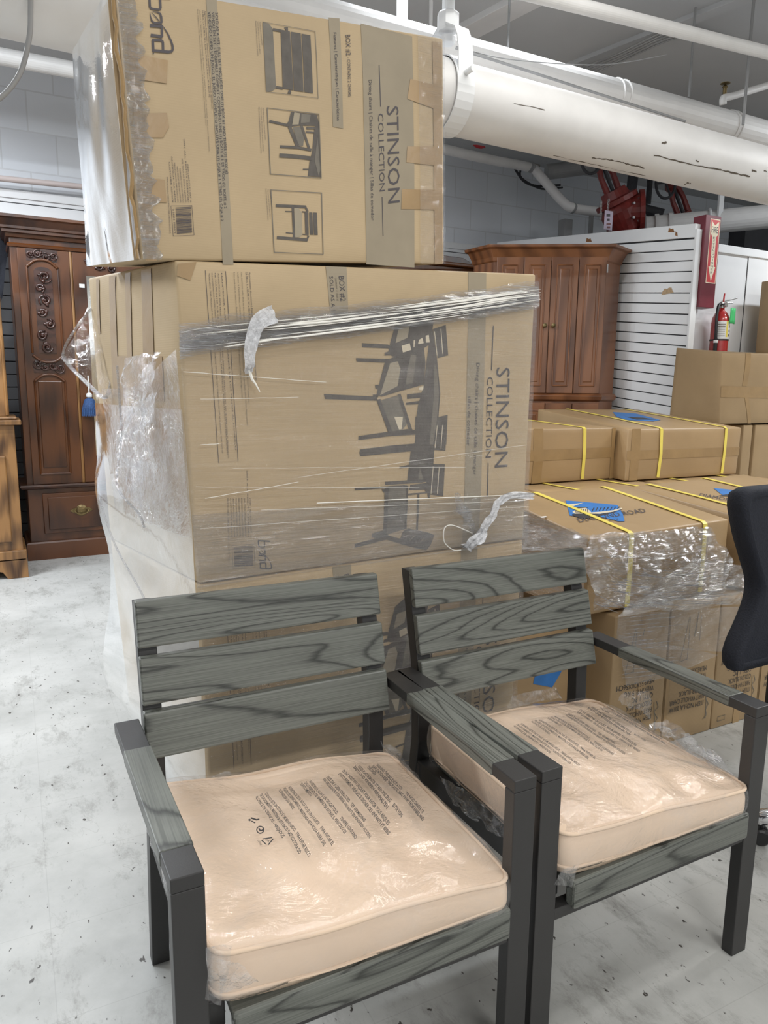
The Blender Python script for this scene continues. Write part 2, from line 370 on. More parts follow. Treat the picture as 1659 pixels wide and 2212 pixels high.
def fbox(name, mat, bot, top, n=14, bulge=(0.006,) * 4, wob=.004, parent=None, org=None, seed=1, bev=.006):
    """carton from four bottom and four top corners (FL, FR, BR, BL); faces bulge; returns object and its faces"""
    B = [Vector(p) for p in bot]; T = [Vector(p) for p in top]
    fs = {'front': Face(B[0], B[1], T[1], T[0], bulge[0], wob, seed), 'right': Face(B[1], B[2], T[2], T[1], bulge[1], wob, seed + 1),
          'back': Face(B[2], B[3], T[3], T[2], bulge[2], wob, seed + 2), 'left': Face(B[3], B[0], T[0], T[3], bulge[3], wob, seed + 3),
          'top': Face(T[0], T[1], T[2], T[3], .002, wob * .6, seed + 4), 'bottom': Face(B[1], B[0], B[3], B[2], 0, 0)}
    bm = bmesh.new()
    for f in fs.values():
        g = [[bm.verts.new(f.at(i / n, j / n)) for i in range(n + 1)] for j in range(n + 1)]
        for j in range(n):
            for i in range(n): bm.faces.new((g[j][i], g[j][i + 1], g[j + 1][i + 1], g[j + 1][i]))
    bmesh.ops.remove_doubles(bm, verts=bm.verts, dist=1e-5)
    mb = MB(); bm.verts.index_update()
    mb.add([v.co.copy() for v in bm.verts], [[v.index for v in f.verts] for f in bm.faces]); bm.free()
    o = mb.build(name, mat, parent, org, bevel=bev, seg=2, smooth=False)
    for p in o.data.polygons: p.use_smooth = True
    o.modifiers['bevel'].harden_normals = False
    return o, fs
_fc = {}
def text2d(s, bold=0.):
    """text as flat triangles; returns verts (x,y), faces, width, cap height"""
    if (s, bold) in _fc: return _fc[(s, bold)]
    cu = bpy.data.curves.new('t', 'FONT'); cu.body = s; cu.size = 1; cu.resolution_u = 2; cu.offset = bold
    ob = bpy.data.objects.new('t', cu); C.objects.link(ob)
    dg = bpy.context.evaluated_depsgraph_get(); me = bpy.data.meshes.new_from_object(ob.evaluated_get(dg))
    vs = [(v.co.x, v.co.y) for v in me.vertices]; fs = [tuple(p.vertices) for p in me.polygons]
    bpy.data.objects.remove(ob); bpy.data.curves.remove(cu); bpy.data.meshes.remove(me)
    x0 = min(v[0] for v in vs); x1 = max(v[0] for v in vs)
    _fc[(s, bold)] = ([(a - x0, b) for a, b in vs], fs, x1 - x0, .72); return _fc[(s, bold)]
class Print:
    """print on a face: shapes are gathered in face metres, cut along a grid, then laid on the curved face"""
    def __init__(s, face, off=.0012, grid=.06): s.face = face; s.off = off; s.g = grid; s.bm = bmesh.new(); s.mats = []; s.rec = []
    def mi(s, m):
        if m not in s.mats: s.mats.append(m)
        return s.mats.index(m)
    def addf(s, pts, faces, m, lay=0):
        """pts in uv"""
        W, H = s.face.W, s.face.H; i = s.mi(m)
        vs = [s.bm.verts.new((p[0] * W, p[1] * H, lay * .0004)) for p in pts]
        for f in faces:
            try: q = s.bm.faces.new([vs[k] for k in f]); q.material_index = i
            except ValueError: pass
        s.rec.append((list(pts), list(faces), m, lay))
    def uv(s, p): return s.face.uv(*p)
    def poly(s, pts, m, lay=0): s.addf([s.uv(p) for p in pts], [tuple(range(len(pts)))], m, lay)
    def line(s, pts, w, m, lay=1, closed=False):
        """polyline in pixels, w pixel width or list"""
        ps = [Vector(p) for p in pts]; n = len(ps); ws = w if isinstance(w, (list, tuple)) else [w] * n
        a = []; b = []
        for i in range(n):
            t = (ps[(i + 1) % n] - ps[i - 1]) if closed else (ps[min(i + 1, n - 1)] - ps[max(i - 1, 0)])
            t.normalize(); q = Vector((-t.y, t.x)) * ws[i] / 2; a.append(s.uv(ps[i] + q)); b.append(s.uv(ps[i] - q))
        fs = [(i, (i + 1) % n, n + (i + 1) % n, n + i) for i in range(n if closed else n - 1)]
        s.addf(a + b, fs, m, lay)
    def text(s, st, p0, p1, cap, m, lay=2, bold=0.):
        vs, fs, w, ch = text2d(st, bold); A = s.uv(p0); B = s.uv(p1); U = s.uv(cap) - A
        s.addf([A + (B - A) * (x / w) + U * (y / ch) for x, y in vs], fs, m, lay)
    def replay(s, other):
        for r in other.rec: s.addf(*r)
    def build(s, name, parent, label=None):
        bm = s.bm; f = s.face
        bmesh.ops.triangulate(bm, faces=[q for q in bm.faces if len(q.verts) > 4])
        for ax, ext in ((0, f.W), (1, f.H)):
            k = s.g
            while k < ext:
                co = [0, 0, 0]; no = [0, 0, 0]; co[ax] = k; no[ax] = 1
                bmesh.ops.bisect_plane(bm, geom=bm.verts[:] + bm.edges[:] + bm.faces[:], dist=1e-6, plane_co=co, plane_no=no); k += s.g
        bm.verts.index_update(); mb = MB()
        mb.add([f.at(v.co.x / f.W, v.co.y / f.H, s.off + v.co.z) for v in bm.verts], [[v.index for v in q.verts] for q in bm.faces])
        mb.mi = [q.material_index for q in bm.faces]
        o = mb.build(name, s.mats if len(s.mats) > 1 else s.mats[0], parent)
        if label: o['label'] = label
        return o
def sheet(name, mat, corners, nu=28, nv=28, amp=.02, scale=6., seed=0, parent=None, label=None, cat=None, curl=0., fn=None, edge=1.0):
    """crumpled film between four corners (a,b,c,d around)"""
    a, b, c, d = [Vector(p) for p in corners]; n = (b - a).cross(d - a).normalized(); mb = MB(); vs = []
    for j in range(nv + 1):
        for i in range(nu + 1):
            u, v = i / nu, j / nv
            P = a * (1 - u) * (1 - v) + b * u * (1 - v) + c * u * v + d * (1 - u) * v
            w = abs(nz(P, scale, seed)) + .5 * abs(nz(P, scale * 2.3, seed + 3))
            e = 1.0 if edge >= 1 else min(1, .15 + 5 * min(u, 1 - u, v, 1 - v))
            P = P + n * (amp * (w - .3) * e + curl * math.sin(PI * u) * math.sin(PI * v))
            P += (b - a).normalized() * amp * .5 * nz(P, scale * .8, seed + 5) + (d - a).normalized() * amp * .5 * nz(P, scale * .8, seed + 9)
            if fn: P = fn(P, u, v)
            vs.append(P)
    fs = [(j * (nu + 1) + i, j * (nu + 1) + i + 1, (j + 1) * (nu + 1) + i + 1, (j + 1) * (nu + 1) + i) for j in range(nv) for i in range(nu)]
    mb.add(vs, fs); o = mb.build(name, mat, parent, smooth=True)
    if label: tag(o, label, cat)
    return o
def loft(rows):
    mb = MB(); n = len(rows[0]); vs = [p for r in rows for p in r]
    mb.add(vs, [(j * n + i, j * n + i + 1, (j + 1) * n + i + 1, (j + 1) * n + i) for j in range(len(rows) - 1) for i in range(n - 1)])
    return mb
def smoothpath(pts, k=6):
    pts = [Vector(p) for p in pts]; out = []
    for i in range(len(pts) - 1):
        p0 = pts[max(i - 1, 0)]; p1 = pts[i]; p2 = pts[i + 1]; p3 = pts[min(i + 2, len(pts) - 1)]
        for j in range(k):
            t = j / k
            out.append(.5 * ((2 * p1) + (p2 - p0) * t + (2 * p0 - 5 * p1 + 4 * p2 - p3) * t * t + (3 * p1 - p0 - 3 * p2 + p3) * t ** 3))
    out.append(pts[-1]); return out
# ================================================================== SETTING
mb = MB(); mb.box((-5, -4, -.05), (9.5, 6.8, 0)); struct(mb.build('floor', M['floor'], org=(0, 0, 0)))
mb = MB(); mb.box((-5, -4, CEIL), (9.5, 6.8, CEIL + .1)); struct(mb.build('ceiling', M['ceil']))
YW = 6.75
mb = MB(); mb.box((-5, YW, 0), (9.5, YW + .15, CEIL)); struct(mb.build('wall_back', M['block'], org=(0, YW, 0)))
mb = MB(); mb.box((-5.1, -4, 0), (-5, 6.8, CEIL)); struct(mb.build('wall_left', plain('grey_wall', (.30, .30, .31), .7)))
mb = MB(); mb.box((-5, -4.1, 0), (9.5, -4, CEIL)); struct(mb.build('wall_front', M['white']))
mb = MB(); mb.box((9.5, -4, 0), (9.6, 6.8, CEIL)); struct(mb.build('wall_far_right', M['white']))
# slatted boards on the lower part of the back wall
def slats(mb, p0, d, n, z0, z1, pitch, t, shear=0., gap=.007, L0=None):
    """boards along direction d from p0, thickness t along n"""
    p0 = Vector(p0); d = Vector(d); n = Vector(n); z = z0
    while z < z1:
        a = p0 + Vector((0, 0, z)); e = Vector((0, 0, pitch - gap)); dd = d + Vector((0, 0, shear * d.length))
        mb.hexa([a, a + dd, a + dd + n * t, a + n * t, a + e, a + dd + e, a + dd + n * t + e, a + n * t + e]); z += pitch
ztop = aY(100, 430, YW).z
mb = MB(); slats(mb, (-1.2, YW - .03, 0), (10.5, 0, 0), (0, 1, 0), .1, ztop - .05, .102, .02)
o = struct(mb.build('trim_1', M['white'], bevel=.002)); 
mb = MB(); mb.box((-1.2, YW - .012, 0), (9.4, YW, ztop)); struct(mb.build('trim_2', M['dark']))
mb = MB(); mb.box((-1.2, YW - .045, ztop - .03), (9.4, YW - .012, ztop + .03)); struct(mb.build('trim_3', M['white'], bevel=.004))
# right partition of white slat boards, and the wall behind it
XP = 4.6; YP = 3.86
mb = MB(); SH = .105
zt = aX(1511, 512, XP).z
z = zt - .0765 * 30
mb = MB(); slats(mb, (XP, YP, 0), (0, 2.4, 0), (1, 0, 0), zt - .0765 * 31, zt - .01, .0765, .02, SH, .008)
struct(mb.build('wall_right', M['white'], bevel=.002))
mb = MB(); e = 2.4 * SH
mb.hexa([(XP + .012, YP, 0), (XP + .05, YP, 0), (XP + .05, YP + 2.4, 0), (XP + .012, YP + 2.4, 0), (XP + .012, YP, zt), (XP + .05, YP, zt), (XP + .05, YP + 2.4, zt + e), (XP + .012, YP + 2.4, zt + e)])
struct(mb.build('trim_4', M['dark']))
mb = MB(); mb.hexa([(XP - .005, YP, zt + .004), (XP + .05, YP, zt + .004), (XP + .05, YP + 2.4, zt + e + .004), (XP - .005, YP + 2.4, zt + e + .004), (XP - .005, YP, zt + .10), (XP + .05, YP, zt + .10), (XP + .05, YP + 2.4, zt + e + .10), (XP - .005, YP + 2.4, zt + e + .10)])
ht = struct(mb.build('trim_5', M['white'], bevel=.003))
mb = MB(); mb.box((XP - .008, YP - .018, 0), (XP + .05, YP, zt + .06)); struct(mb.build('trim_6', M['white'], bevel=.002))
for k, (px, py, w) in enumerate(((1450, 500, .03), (1272, 521, .035), (1461, 508, .012))):
    P = aX(px, py, XP - .006); mb = MB(); mb.prism([P + Vector((0, -w, -.01)), P + Vector((0, w, 0)), P + Vector((0, w * .8, .03)), P + Vector((0, 0, .018)), P + Vector((0, -w * .5, .02))], (.003, 0, 0)); mb.build('rust_stain', M['rust'], ht)
# torn patch on a board
P = aX(1443, 628, XP - .001); mb = MB(); mb.prism([P + Vector((0, a, b)) for a, b in ((-.055, -.02), (.06, -.025), (.05, .0), (.03, .02), (.012, .012), (-.01, .022), (-.03, .02), (-.04, 0))], (-.002, 0, 0)); tp = mb.build('torn_patch', M['flute'], bpy.data.objects['wall_right'])
# wall with the extinguisher
YX = 3.95
z1 = aY(1600, 535, YX).z
mb = MB(); mb.box((XP + .055, YX, 0), (8.2, YX + .12, z1)); struct(mb.build('wall_corner_right', M['white']))
mb = MB(); mb.box((XP + .055, YX - .02, z1 - .06), (8.2, YX + .12, z1)); struct(mb.build('trim_7', M['white'], bevel=.004))
dl = aY(1617, 551, YX); db = MB(); xl = dl.x; zd = dl.z
db.box((xl, YX - .006, .02), (xl + .95, YX, zd)); dr = struct(db.build('door_1', M['white'], bevel=.002))
mb = MB(); mb.box((xl - .006, YX - .003, 0), (xl, YX, zd + .006)); mb.box((xl - .006, YX - .003, zd), (xl + .95, YX, zd + .012)); mb.build('door_gap', M['dark'], dr)
# ------------------------------------------------------------------ pipes and hangers under the ceiling
def pipe(name, a, b, r, mat, label, cat='pipe', n=24, group=None):
    mb = MB(); a = Vector(a); b = Vector(b); mb.tube([a + (b - a) * i / 8 for i in range(9)], r, n); return tag(mb.build(name, mat, smooth=False), label, cat, group)
YD = 3.05
def dpt(px, pyt, pyb, v=YD):
    t = aY(px, pyt, v); b = aY(px, pyb, v); return (t + b) / 2, (t.z - b.z) / 2
c1, r1 = dpt(982, 133, 294); c2, r2 = dpt(1659, 316, 446); dirn = (c2 - c1)
A = c1 - dirn * 1.05; B = c2 + dirn * .6
main = MB(); pts = [A + (B - A) * i / 10 for i in range(11)]; main.tube(pts, [r1 * .96] * 11, 40)
o = tag(main.build('overhead_pipe', M['whitepipe'], smooth=True), 'thick white painted pipe crossing under the ceiling, largest of the pipes', 'pipe'); DR = r1 * .96
pr = o
def onpipe(px, py):  # point on the big pipe's camera side
    d = ray(px, py); ax = (B - A).normalized(); w = CAM - A
    dp = d - ax * d.dot(ax); wp = w - ax * w.dot(ax)
    a_, b_, c_ = dp.dot(dp), 2 * dp.dot(wp), wp.dot(wp) - DR * DR; dis = b_ * b_ - 4 * a_ * c_
    if dis < 0: return None
    return CAM + d * ((-b_ - math.sqrt(dis)) / (2 * a_))
def chipline(pts, w):
    P = []
    for i in range(len(pts) - 1):
        for j in range(6):
            t = j / 6; P.append((pts[i][0] + (pts[i + 1][0] - pts[i][0]) * t, pts[i][1] + (pts[i + 1][1] - pts[i][1]) * t + random.uniform(-1.2, 1.2)))
    P.append(pts[-1]); up = []; dn = []
    for x, y in P:
        h = random.uniform(.3, 1) * w; a = onpipe(x, y - h / 2); b = onpipe(x, y + h / 2)
        if a is None or b is None: continue
        a -= FW * .0015; b -= FW * .0015; up.append(a); dn.append(b)
    mb = MB(); n = len(up)
    if n > 1: mb.add(up + dn, [(i, i + 1, n + i + 1, n + i) for i in range(n - 1)]); mb.build('paint_chip', M['chip'], pr)
for pts, w in (([(1278, 342), (1310, 345), (1345, 352)], 3), ([(1345, 352), (1368, 358), (1392, 364)], 4), ([(1412, 335), (1480, 353), (1555, 367)], 3.5), ([(1555, 367), (1590, 376), (1620, 382)], 4.5), ([(1429, 310), (1440, 308)], 6), ([(1503, 347), (1510, 349)], 5), ([(1478, 400), (1486, 396), (1492, 397)], 4), ([(1195, 337), (1290, 358), (1395, 381)], 2.5), ([(1110, 224), (1177, 238)], 1.5), ([(1624, 369), (1634, 371)], 5), ([(1650, 368), (1656, 371)], 3)): chipline(pts, w)
c1, q1 = dpt(1100, 115, 185, 3.5); c2, q2 = dpt(1659, 262, 332, 3.5); dd = c2 - c1
o = pipe('overhead_pipe', c1 - dd * 1.6, c2 + dd * .8, .095, M['whitepipe'], 'white pipe running just behind the thickest pipe with wire bands'); pp = o
for px, py in ((1325, 195), (1340, 199), (1572, 262), (1580, 264)):
    P = aY(px, py - 4, 3.5); mb = MB(); ax = dd.normalized(); u = ax.cross(Vector((0, 0, 1))).normalized(); w = ax.cross(u)
    P = c1 + ax * (P - c1).dot(ax); mb.tube([P + (u * math.cos(k * PI / 12) + w * math.sin(k * PI / 12)) * .098 for k in range(24)], .005, 6, closed=True); mb.build('wire_band', M['whitepipe'], pp)
c1, q1 = dpt(1240, -2, 22, 2.9); c2, q2 = dpt(1659, 100, 128, 2.9); dd = c2 - c1
pipe('overhead_pipe', c1 - dd * 1.2, c2 + dd, q2 * 1.0, M['whitepipe'], 'white round pipe highest in the upper right corner')
a, b = aY(985, 190, 3.25), aY(1560, 345, 3.25); c, dd2 = aY(985, 96, 3.7), aY(1300, 165, 3.7)
mb = MB(); mb.tube(smoothpath([aY(985, 104, 3.3), aY(1130, 150, 3.3), aY(1300, 205, 3.3), aY(1480, 262, 3.3)], 6), .007, 8); mb.tube(smoothpath([aY(985, 100, 3.3), aY(1100, 128, 3.3), aY(1300, 140, 3.3), aY(1440, 118, 3.3)], 6), .0025, 6)
tag(mb.build('ceiling_cable', M['greypipe']), 'thin grey cables sagging along the second white pipe', 'cable')
pipe('small_pipe', aY(975, 155, 3.28) - Vector((.8, 0, -.02)), aY(1700, 345, 3.28), .03, M['whitepipe'], 'slim white pipe between the two thick overhead pipes')
for i, (px, y0, y1, v, r) in enumerate(((1097, 0, 105, 3.9, .007), (1488, 70, 210, 3.6, .008), (1605, 60, 270, 3.3, .009), (868, 0, 62, 3.6, .03), (930, 30, 75, 4.2, .012))):
    t = aY(px, y0, v); bt = aY(px, y1, v); t = Vector((t.x, t.y, CEIL)); t.x = bt.x
    lab = ('thin hanging rod above the pipes behind the cardboard box', 'thin hanging rod between the upper pipes at upper right', 'hanging rod with bracket at the far upper right', 'thick white hanger rod rising behind the top box', 'short wire hanging behind the top box corner')[i]
    pipe('hanger_rod', t, bt, r, M['whitepipe'] if i > 2 else M['greypipe'], lab, 'hanger', 8)
for i, (a, b, w, lab) in enumerate(((aZ(985, 88, CEIL - .04), aZ(1165, -5, CEIL - .04), .09, 'flat grey strut crossing the ceiling above the hanger'), (aZ(1230, 150, CEIL - .03), aZ(1640, -10, CEIL - .03), .05, 'dusty ceiling strip with old cables at upper right'))):
    dr_ = (b - a).normalized(); sd = dr_.cross(Vector((0, 0, 1))) * w; a = a - dr_ * .2; b = b + dr_ * .5
    mb = MB(); mb.hexa([a - sd, b - sd, b + sd, a + sd, a - sd + Vector((0, 0, .05)), b - sd + Vector((0, 0, .05)), b + sd + Vector((0, 0, .05)), a + sd + Vector((0, 0, .05))])
    tag(mb.build('ceiling_strut', M['whitepipe'] if i == 0 else M['ceil'], bevel=.003), lab, 'strut')
mb = MB()
for k in range(5):
    mb.tube(smoothpath([aZ(1240 + k * 8, 150 + k * 3, CEIL - .06 - .02 * k), aZ(1330, 118 + k * 5, CEIL - .12), aZ(1440 + k * 9, 66 + k * 3, CEIL - .04), aZ(1500 + k * 20, 60 + 8 * k, CEIL - .05)], 5), .006, 6)
tag(mb.build('ceiling_cable', M['greypipe']), 'bundle of old grey cables fanned on the ceiling at upper right', 'cable')
# clevis hanger by the box corner
hg = thing('pipe_hanger', aY(945, 75, YD), 'white forked pipe hanger gripping the thickest pipe beside the top box', 'hanger')
ax = (B - A).normalized(); pc = A + ax * ((aY(965, 190, YD) - A).dot(ax))
mb = MB(); mb.tube([pc + Vector((0, 0, DR + .17)), Vector((pc.x, pc.y, CEIL))], .028, 16); mb.build('rod', M['white'], hg, smooth=False)
mb = MB(); mb.lathe([(.045, 0), (.05, .01), (.05, .07), (.04, .08)], pc + Vector((0, 0, DR + .12)), 8); mb.lathe([(.035, -.03), (.035, 0)], pc + Vector((0, 0, DR + .1)), 6); mb.build('nut', M['white'], hg)
u = ax.cross(Vector((0, 0, 1))).normalized()
def strap(pts, w, t=.006):
    mb = MB(); h = ax * w / 2
    for i in range(len(pts) - 1):
        p, q = pts[i], pts[i + 1]; nn = (q - p).cross(ax).normalized() * t
        mb.hexa([p - h, q - h, q + h, p + h, p - h + nn, q - h + nn, q + h + nn, p + h + nn])
    return mb
arch = [pc + u * (math.cos(a) * (DR + .005)) * (1 if abs(math.cos(a)) > .7 else .75) + Vector((0, 0, .02 + (DR + .13) * max(0, math.sin(a)) ** .6)) for a in [k * PI / 12 for k in range(13)]]
strap(arch, .075).build('yoke', M['white'], hg)
ring = [pc + (u * math.cos(a) + Vector((0, 0, 1)) * math.sin(a)) * (DR + .012) for a in [PI * k / 16 for k in range(33)]]
strap(ring, .09).build('clamp_band', M['white'], hg)
mb = MB(); mb.tube([pc - u * (DR + .06) + Vector((0, 0, .05)), pc + u * (DR + .06) + Vector((0, 0, .05))], .012, 10); mb.lathe([(.022, 0), (.022, .02)], pc - u * (DR + .04) + Vector((0, 0, .05)), 6, u); mb.build('bolt', M['white'], hg)
# upper left: pipes, cable
pipe('small_pipe', aY(-60, 110, 5.4), aY(-60, 110, 5.4) + (aY(300, 178, 5.4) - aY(-60, 110, 5.4)) * 2.6, .05, M['whitepipe'], 'white pipe below the thickest pipe at upper left')
pipe('wall_pipe', aY(-60, 379, 6.6), aY(-60, 379, 6.6) + (aY(300, 416, 6.6) - aY(-60, 379, 6.6)) * 2.6, .022, plain('pinkish_pipe', (.6, .52, .5), .5), 'thin pinkish pipe along the block wall at left')
mb = MB(); mb.tube(smoothpath([aY(66, -30, 2.9), aY(66, 20, 2.9), aY(64, 75, 2.9), aY(50, 140, 2.9), aY(30, 180, 2.9), aY(0, 212, 2.9), aY(-40, 235, 2.9)], 6), .0085, 8)
tag(mb.build('hanging_cable', M['greypipe'], smooth=True), 'grey cable looping down in the upper left corner', 'cable')
# fire bell
P = aY(1030, 292, 6.55); mb = MB(); mb.lathe([(.001, 0), (.11, .012), (.135, .035), (.14, .05), (.125, .07), (.05, .075)], P, 28, Vector((0, -1, 0)))
tag(mb.build('fire_bell', M['redsign'], smooth=False), 'red round bell on the wall peeking out below the thick pipe', 'bell')
# conduit on the wall
mb = MB(); mb.tube(smoothpath([aY(940, 318, 6.2), aY(1060, 345, 6.2), aY(1145, 362, 6.2), aY(1165, 378, 6.1), aY(1215, 435, 5.9), aY(1240, 450, 5.8), aY(1300, 458, 5.7)], 5), .045, 16)
cn = tag(mb.build('wall_conduit', M['greypipe'] if 0 else M['whitepipe'], smooth=True), 'bent white conduit on the back wall above the corner cabinet', 'pipe')
for px, py, v in ((1148, 362, 6.17), (1238, 450, 5.8)):
    P = aY(px, py, v); mb = MB(); mb.lathe([(.05, -.01), (.05, .01)], P, 16, Vector((1, 0, -.3))); mb.build('coupling', M['greypipe'], cn)
mb = MB(); mb.tube(smoothpath([aY(1110, 360, 6.4), aY(1130, 390, 6.4), aY(1160, 402, 6.4), aY(1210, 400, 6.4)], 5), .012, 6); mb.tube(smoothpath([aY(1125, 365, 6.4), aY(1127, 385, 6.4), aY(1170, 408, 6.4), aY(1215, 405, 6.4)], 5), .01, 6)
tag(mb.build('wall_cable', M['dark']), 'dark cables hanging behind the bent white conduit', 'cable')
mb = MB(); mb.box(aY(1112, 352, 6.7) + Vector((0, -.02, 0)), aY(1166, 320, 6.7)); tag(mb.build('wall_vent', plain('wall_vent_tan', (.33, .30, .26), .7), bevel=.004), 'tan plate on the wall below the thick pipe', 'panel')
pipe('grey_duct_pipe', aY(1180, 372, 6.3), aY(1330, 352, 6.0), .075, M['greypipe'], 'grey pipe behind the left red valve')
for px, y0, y1, w, lab in ((1222, 475, 530, .055, 'grey block standing above the corner cabinet'), (1278, 455, 530, .012, 'thin vertical grey pipe left of the red valve')):
    a = aY(px, y0, 6.3); mb = MB()
    if w > .03: mb.box((a.x - w, 6.25, 2.2), (a.x + w, 6.35, a.z)); tag(mb.build('wall_block', M['greypipe'], bevel=.004), lab, 'block')
    else: mb.tube([(a.x, 6.3, 0), (a.x, 6.3, a.z)], .025, 8); tag(mb.build('standpipe', M['greypipe']), lab, 'pipe')
# dark wall recess behind the valves
a = aY(1220, 520, 6.6)
# big horizontal grey pipe from valve
VA = aY(1385, 494, 5.35); VB = aY(1720, 462, 4.45)
bp_ = pipe('main_water_pipe', VA, VB, .105, M['whitepipe'], 'large white water pipe running right from the red valve'); 
dv = (VB - VA).normalized()
for k, (s, r) in enumerate(((.0, .135), (.12, .12), (.24, .12))):
    P = VA + dv * s; mb = MB(); mb.lathe([(r, 0), (r, .035)], P, 24, dv); mb.build('flange', M['greypipe'] if k == 0 else M['whitepipe'], bp_)
P = VA + dv * ((aY(1530, 480, 4.95) - VA).dot(dv)); mb = MB(); un = dv.cross(Vector((0, 0, 1))).normalized()
mb.tube([P + (un * math.cos(a) + Vector((0, 0, 1)) * math.sin(a)) * .115 for a in [k * PI / 12 for k in range(24)]], .012, 8, closed=True); mb.box((P.x - .03, P.y - .13, P.z), (P.x + .03, P.y - .11, P.z + .42)); mb.build('hanger_strap', M['white'], bp_)
# dark beam above right wall
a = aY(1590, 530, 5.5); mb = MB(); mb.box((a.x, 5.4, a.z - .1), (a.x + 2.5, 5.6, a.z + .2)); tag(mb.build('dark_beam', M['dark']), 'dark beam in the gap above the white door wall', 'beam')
def valve(px, py, v, s, name_lab, full=True):
    P = aY(px, py, v); r = thing('gate_valve', P, name_lab, 'valve')
    d = Vector((-.40, .1, .75)).normalized()
    if full:
        c = aY(1343, 462, v); mb = MB(); mb.lathe([(.10, -.22), (.13, -.21), (.13, -.18), (.15, -.15), (.17, -.05), (.18, .03), (.15, .09), (.19, .10), (.19, .14), (.13, .15), (.11, .22)], c, 24, d); mb.build('valve_body', M['red'], r)
        mb = MB(); mb.lathe([(.16, -.13), (.16, .15)], c, 24, dv)
        mb.lathe([(.19, .15), (.19, .19)], c, 24, dv); mb.build('valve_flange', M['red'], r)
        for k in range(5):
            mb = MB(); mb.lathe([(.012, 0), (.012, .02)], c + Vector((.05 * math.cos(k * 1.3), -.17, .1 * math.sin(k * 1.3))), 6, Vector((0, -1, 0))); mb.build('bolt', M['steel'], r)
        base = c + d * .2
    else:
        base = P - d * .12; mb = MB(); q = VA + dv * (base - VA).dot(dv); mb.tube([base + d * .03, base - d * .06, q], [.06, .075, .08], 14); mb.build('valve_body', M['red'], r)
    n2 = d.cross(Vector((0, 1, 0))).normalized()
    for sg_ in (-1, 1):
        mb = MB(); mb.tube([base + n2 * sg_ * .07, base + d * .16 + n2 * sg_ * .075, base + d * .32 + n2 * sg_ * .035], [.03, .024, .03], 8); mb.build('yoke_arm', M['red'], r)
    mb = MB(); mb.lathe([(.07, .27), (.08, .3), (.06, .36), (.03, .38)], base, 14, d); mb.build('yoke_cap', M['red'], r)
    mb = MB(); mb.lathe([(.016, -.1), (.016, .52)], base, 10, d); mb.build('stem', M['dark'], r)
    hw = base + d * .33 + Vector((-.14, -.05, -.03)); a1 = Vector((.25, .3, .9)).normalized(); b1 = Vector((.9, -.3, .1)).normalized()
    mb = MB(); mb.tube([hw + (a1 * math.cos(t) * .17 + b1 * math.sin(t) * .10) for t in [k * PI / 14 for k in range(28)]], .013, 8, closed=True)
    for k in range(3): t = k * 2.1 + .5; mb.tube([hw, hw + (a1 * math.cos(t) * .17 + b1 * math.sin(t) * .10)], .010, 6)
    mb.build('hand_wheel', M['dark'], r)
    return r, base
v1, b1 = valve(1330, 420, 5.2, 1, 'red gate valve with hand wheel and hanging tag, left of the two valves')
v2, b2 = valve(1468, 440, 5.3, 1, 'red gate valve with hand wheel partly hidden by thick pipe, right of the two valves', False)
def chain(name, a, b, parent=None, lab=None):
    mb = MB(); a = Vector(a); b = Vector(b); n = max(3, int((a - b).length / .022)); d = (b - a).normalized(); s1 = Vector((1, 0, 0)); s2 = Vector((0, 1, 0))
    for i in range(n):
        c = a + (b - a) * (i + .5) / n; s = s1 if i % 2 else s2
        mb.tube([c + d * math.cos(t) * .016 + s * math.sin(t) * .008 for t in [k * PI / 5 for k in range(10)]], .0028, 5, closed=True)
    o = mb.build(name, M['steel'], parent)
    if lab: tag(o, lab, 'chain')
    return o
ch = chain('tag_chain', aY(1315, 430, 4.95), aY(1313, 455, 4.95), None, 'steel chain holding the tag on the left red valve')
chain('hanging_chain', aY(1299, 435, 5.0), aY(1297, 475, 5.0), None, 'short loose steel chain left of the valve tag')
a = aY(1307, 454, 4.94); b = aY(1322, 498, 4.94); mb = MB(); mb.box((a.x, 4.94, b.z), (b.x, 4.943, a.z)); tg = tag(mb.build('valve_tag', plain('lilac_tag', (.55, .47, .58), .5), org=a), 'pale lilac tag with dark writing hanging from the left red valve', 'tag')
fc = Face((a.x, 4.9395, b.z), (b.x, 4.9395, b.z), (b.x, 4.9395, a.z), (a.x, 4.9395, a.z)); pt = Print(fc, .0005)
for k, w in enumerate(((1310, 462, 1318, 468), (1311, 472, 1317, 477), (1310, 482, 1319, 486), (1311, 489, 1318, 493))): pt.poly([(w[0], w[1]), (w[2], w[1]), (w[2], w[3]), (w[0], w[3])], M['ink'] if k < 2 else M['red'])
pt.build('tag_writing', tg)
for i, (a, b, r, lab) in enumerate(((aY(1372, 385, 5.6), aY(1362, 425, 5.6), .05, 'dark elbow pipe above the left valve body'), (aY(1405, 392, 5.7), aY(1400, 440, 5.7), .028, 'dark upright pipe between the two valves'), (aY(1370, 447, 5.6), aY(1432, 463, 5.4), .05, 'black pipe lying behind the white water pipe'), (aY(1405, 448, 5.8), Vector((aY(1460, 432, 5.8).x, 6.75, aY(1460, 432, 5.8).z)), .015, 'thin dark rod reaching toward the right valve'))):
    a = Vector(a); b = Vector(b); 
    if i < 2: a = Vector((a.x, a.y, a.z + .35))
    pipe('dark_pipe', a, b, r, M['dark'], lab, n=14)
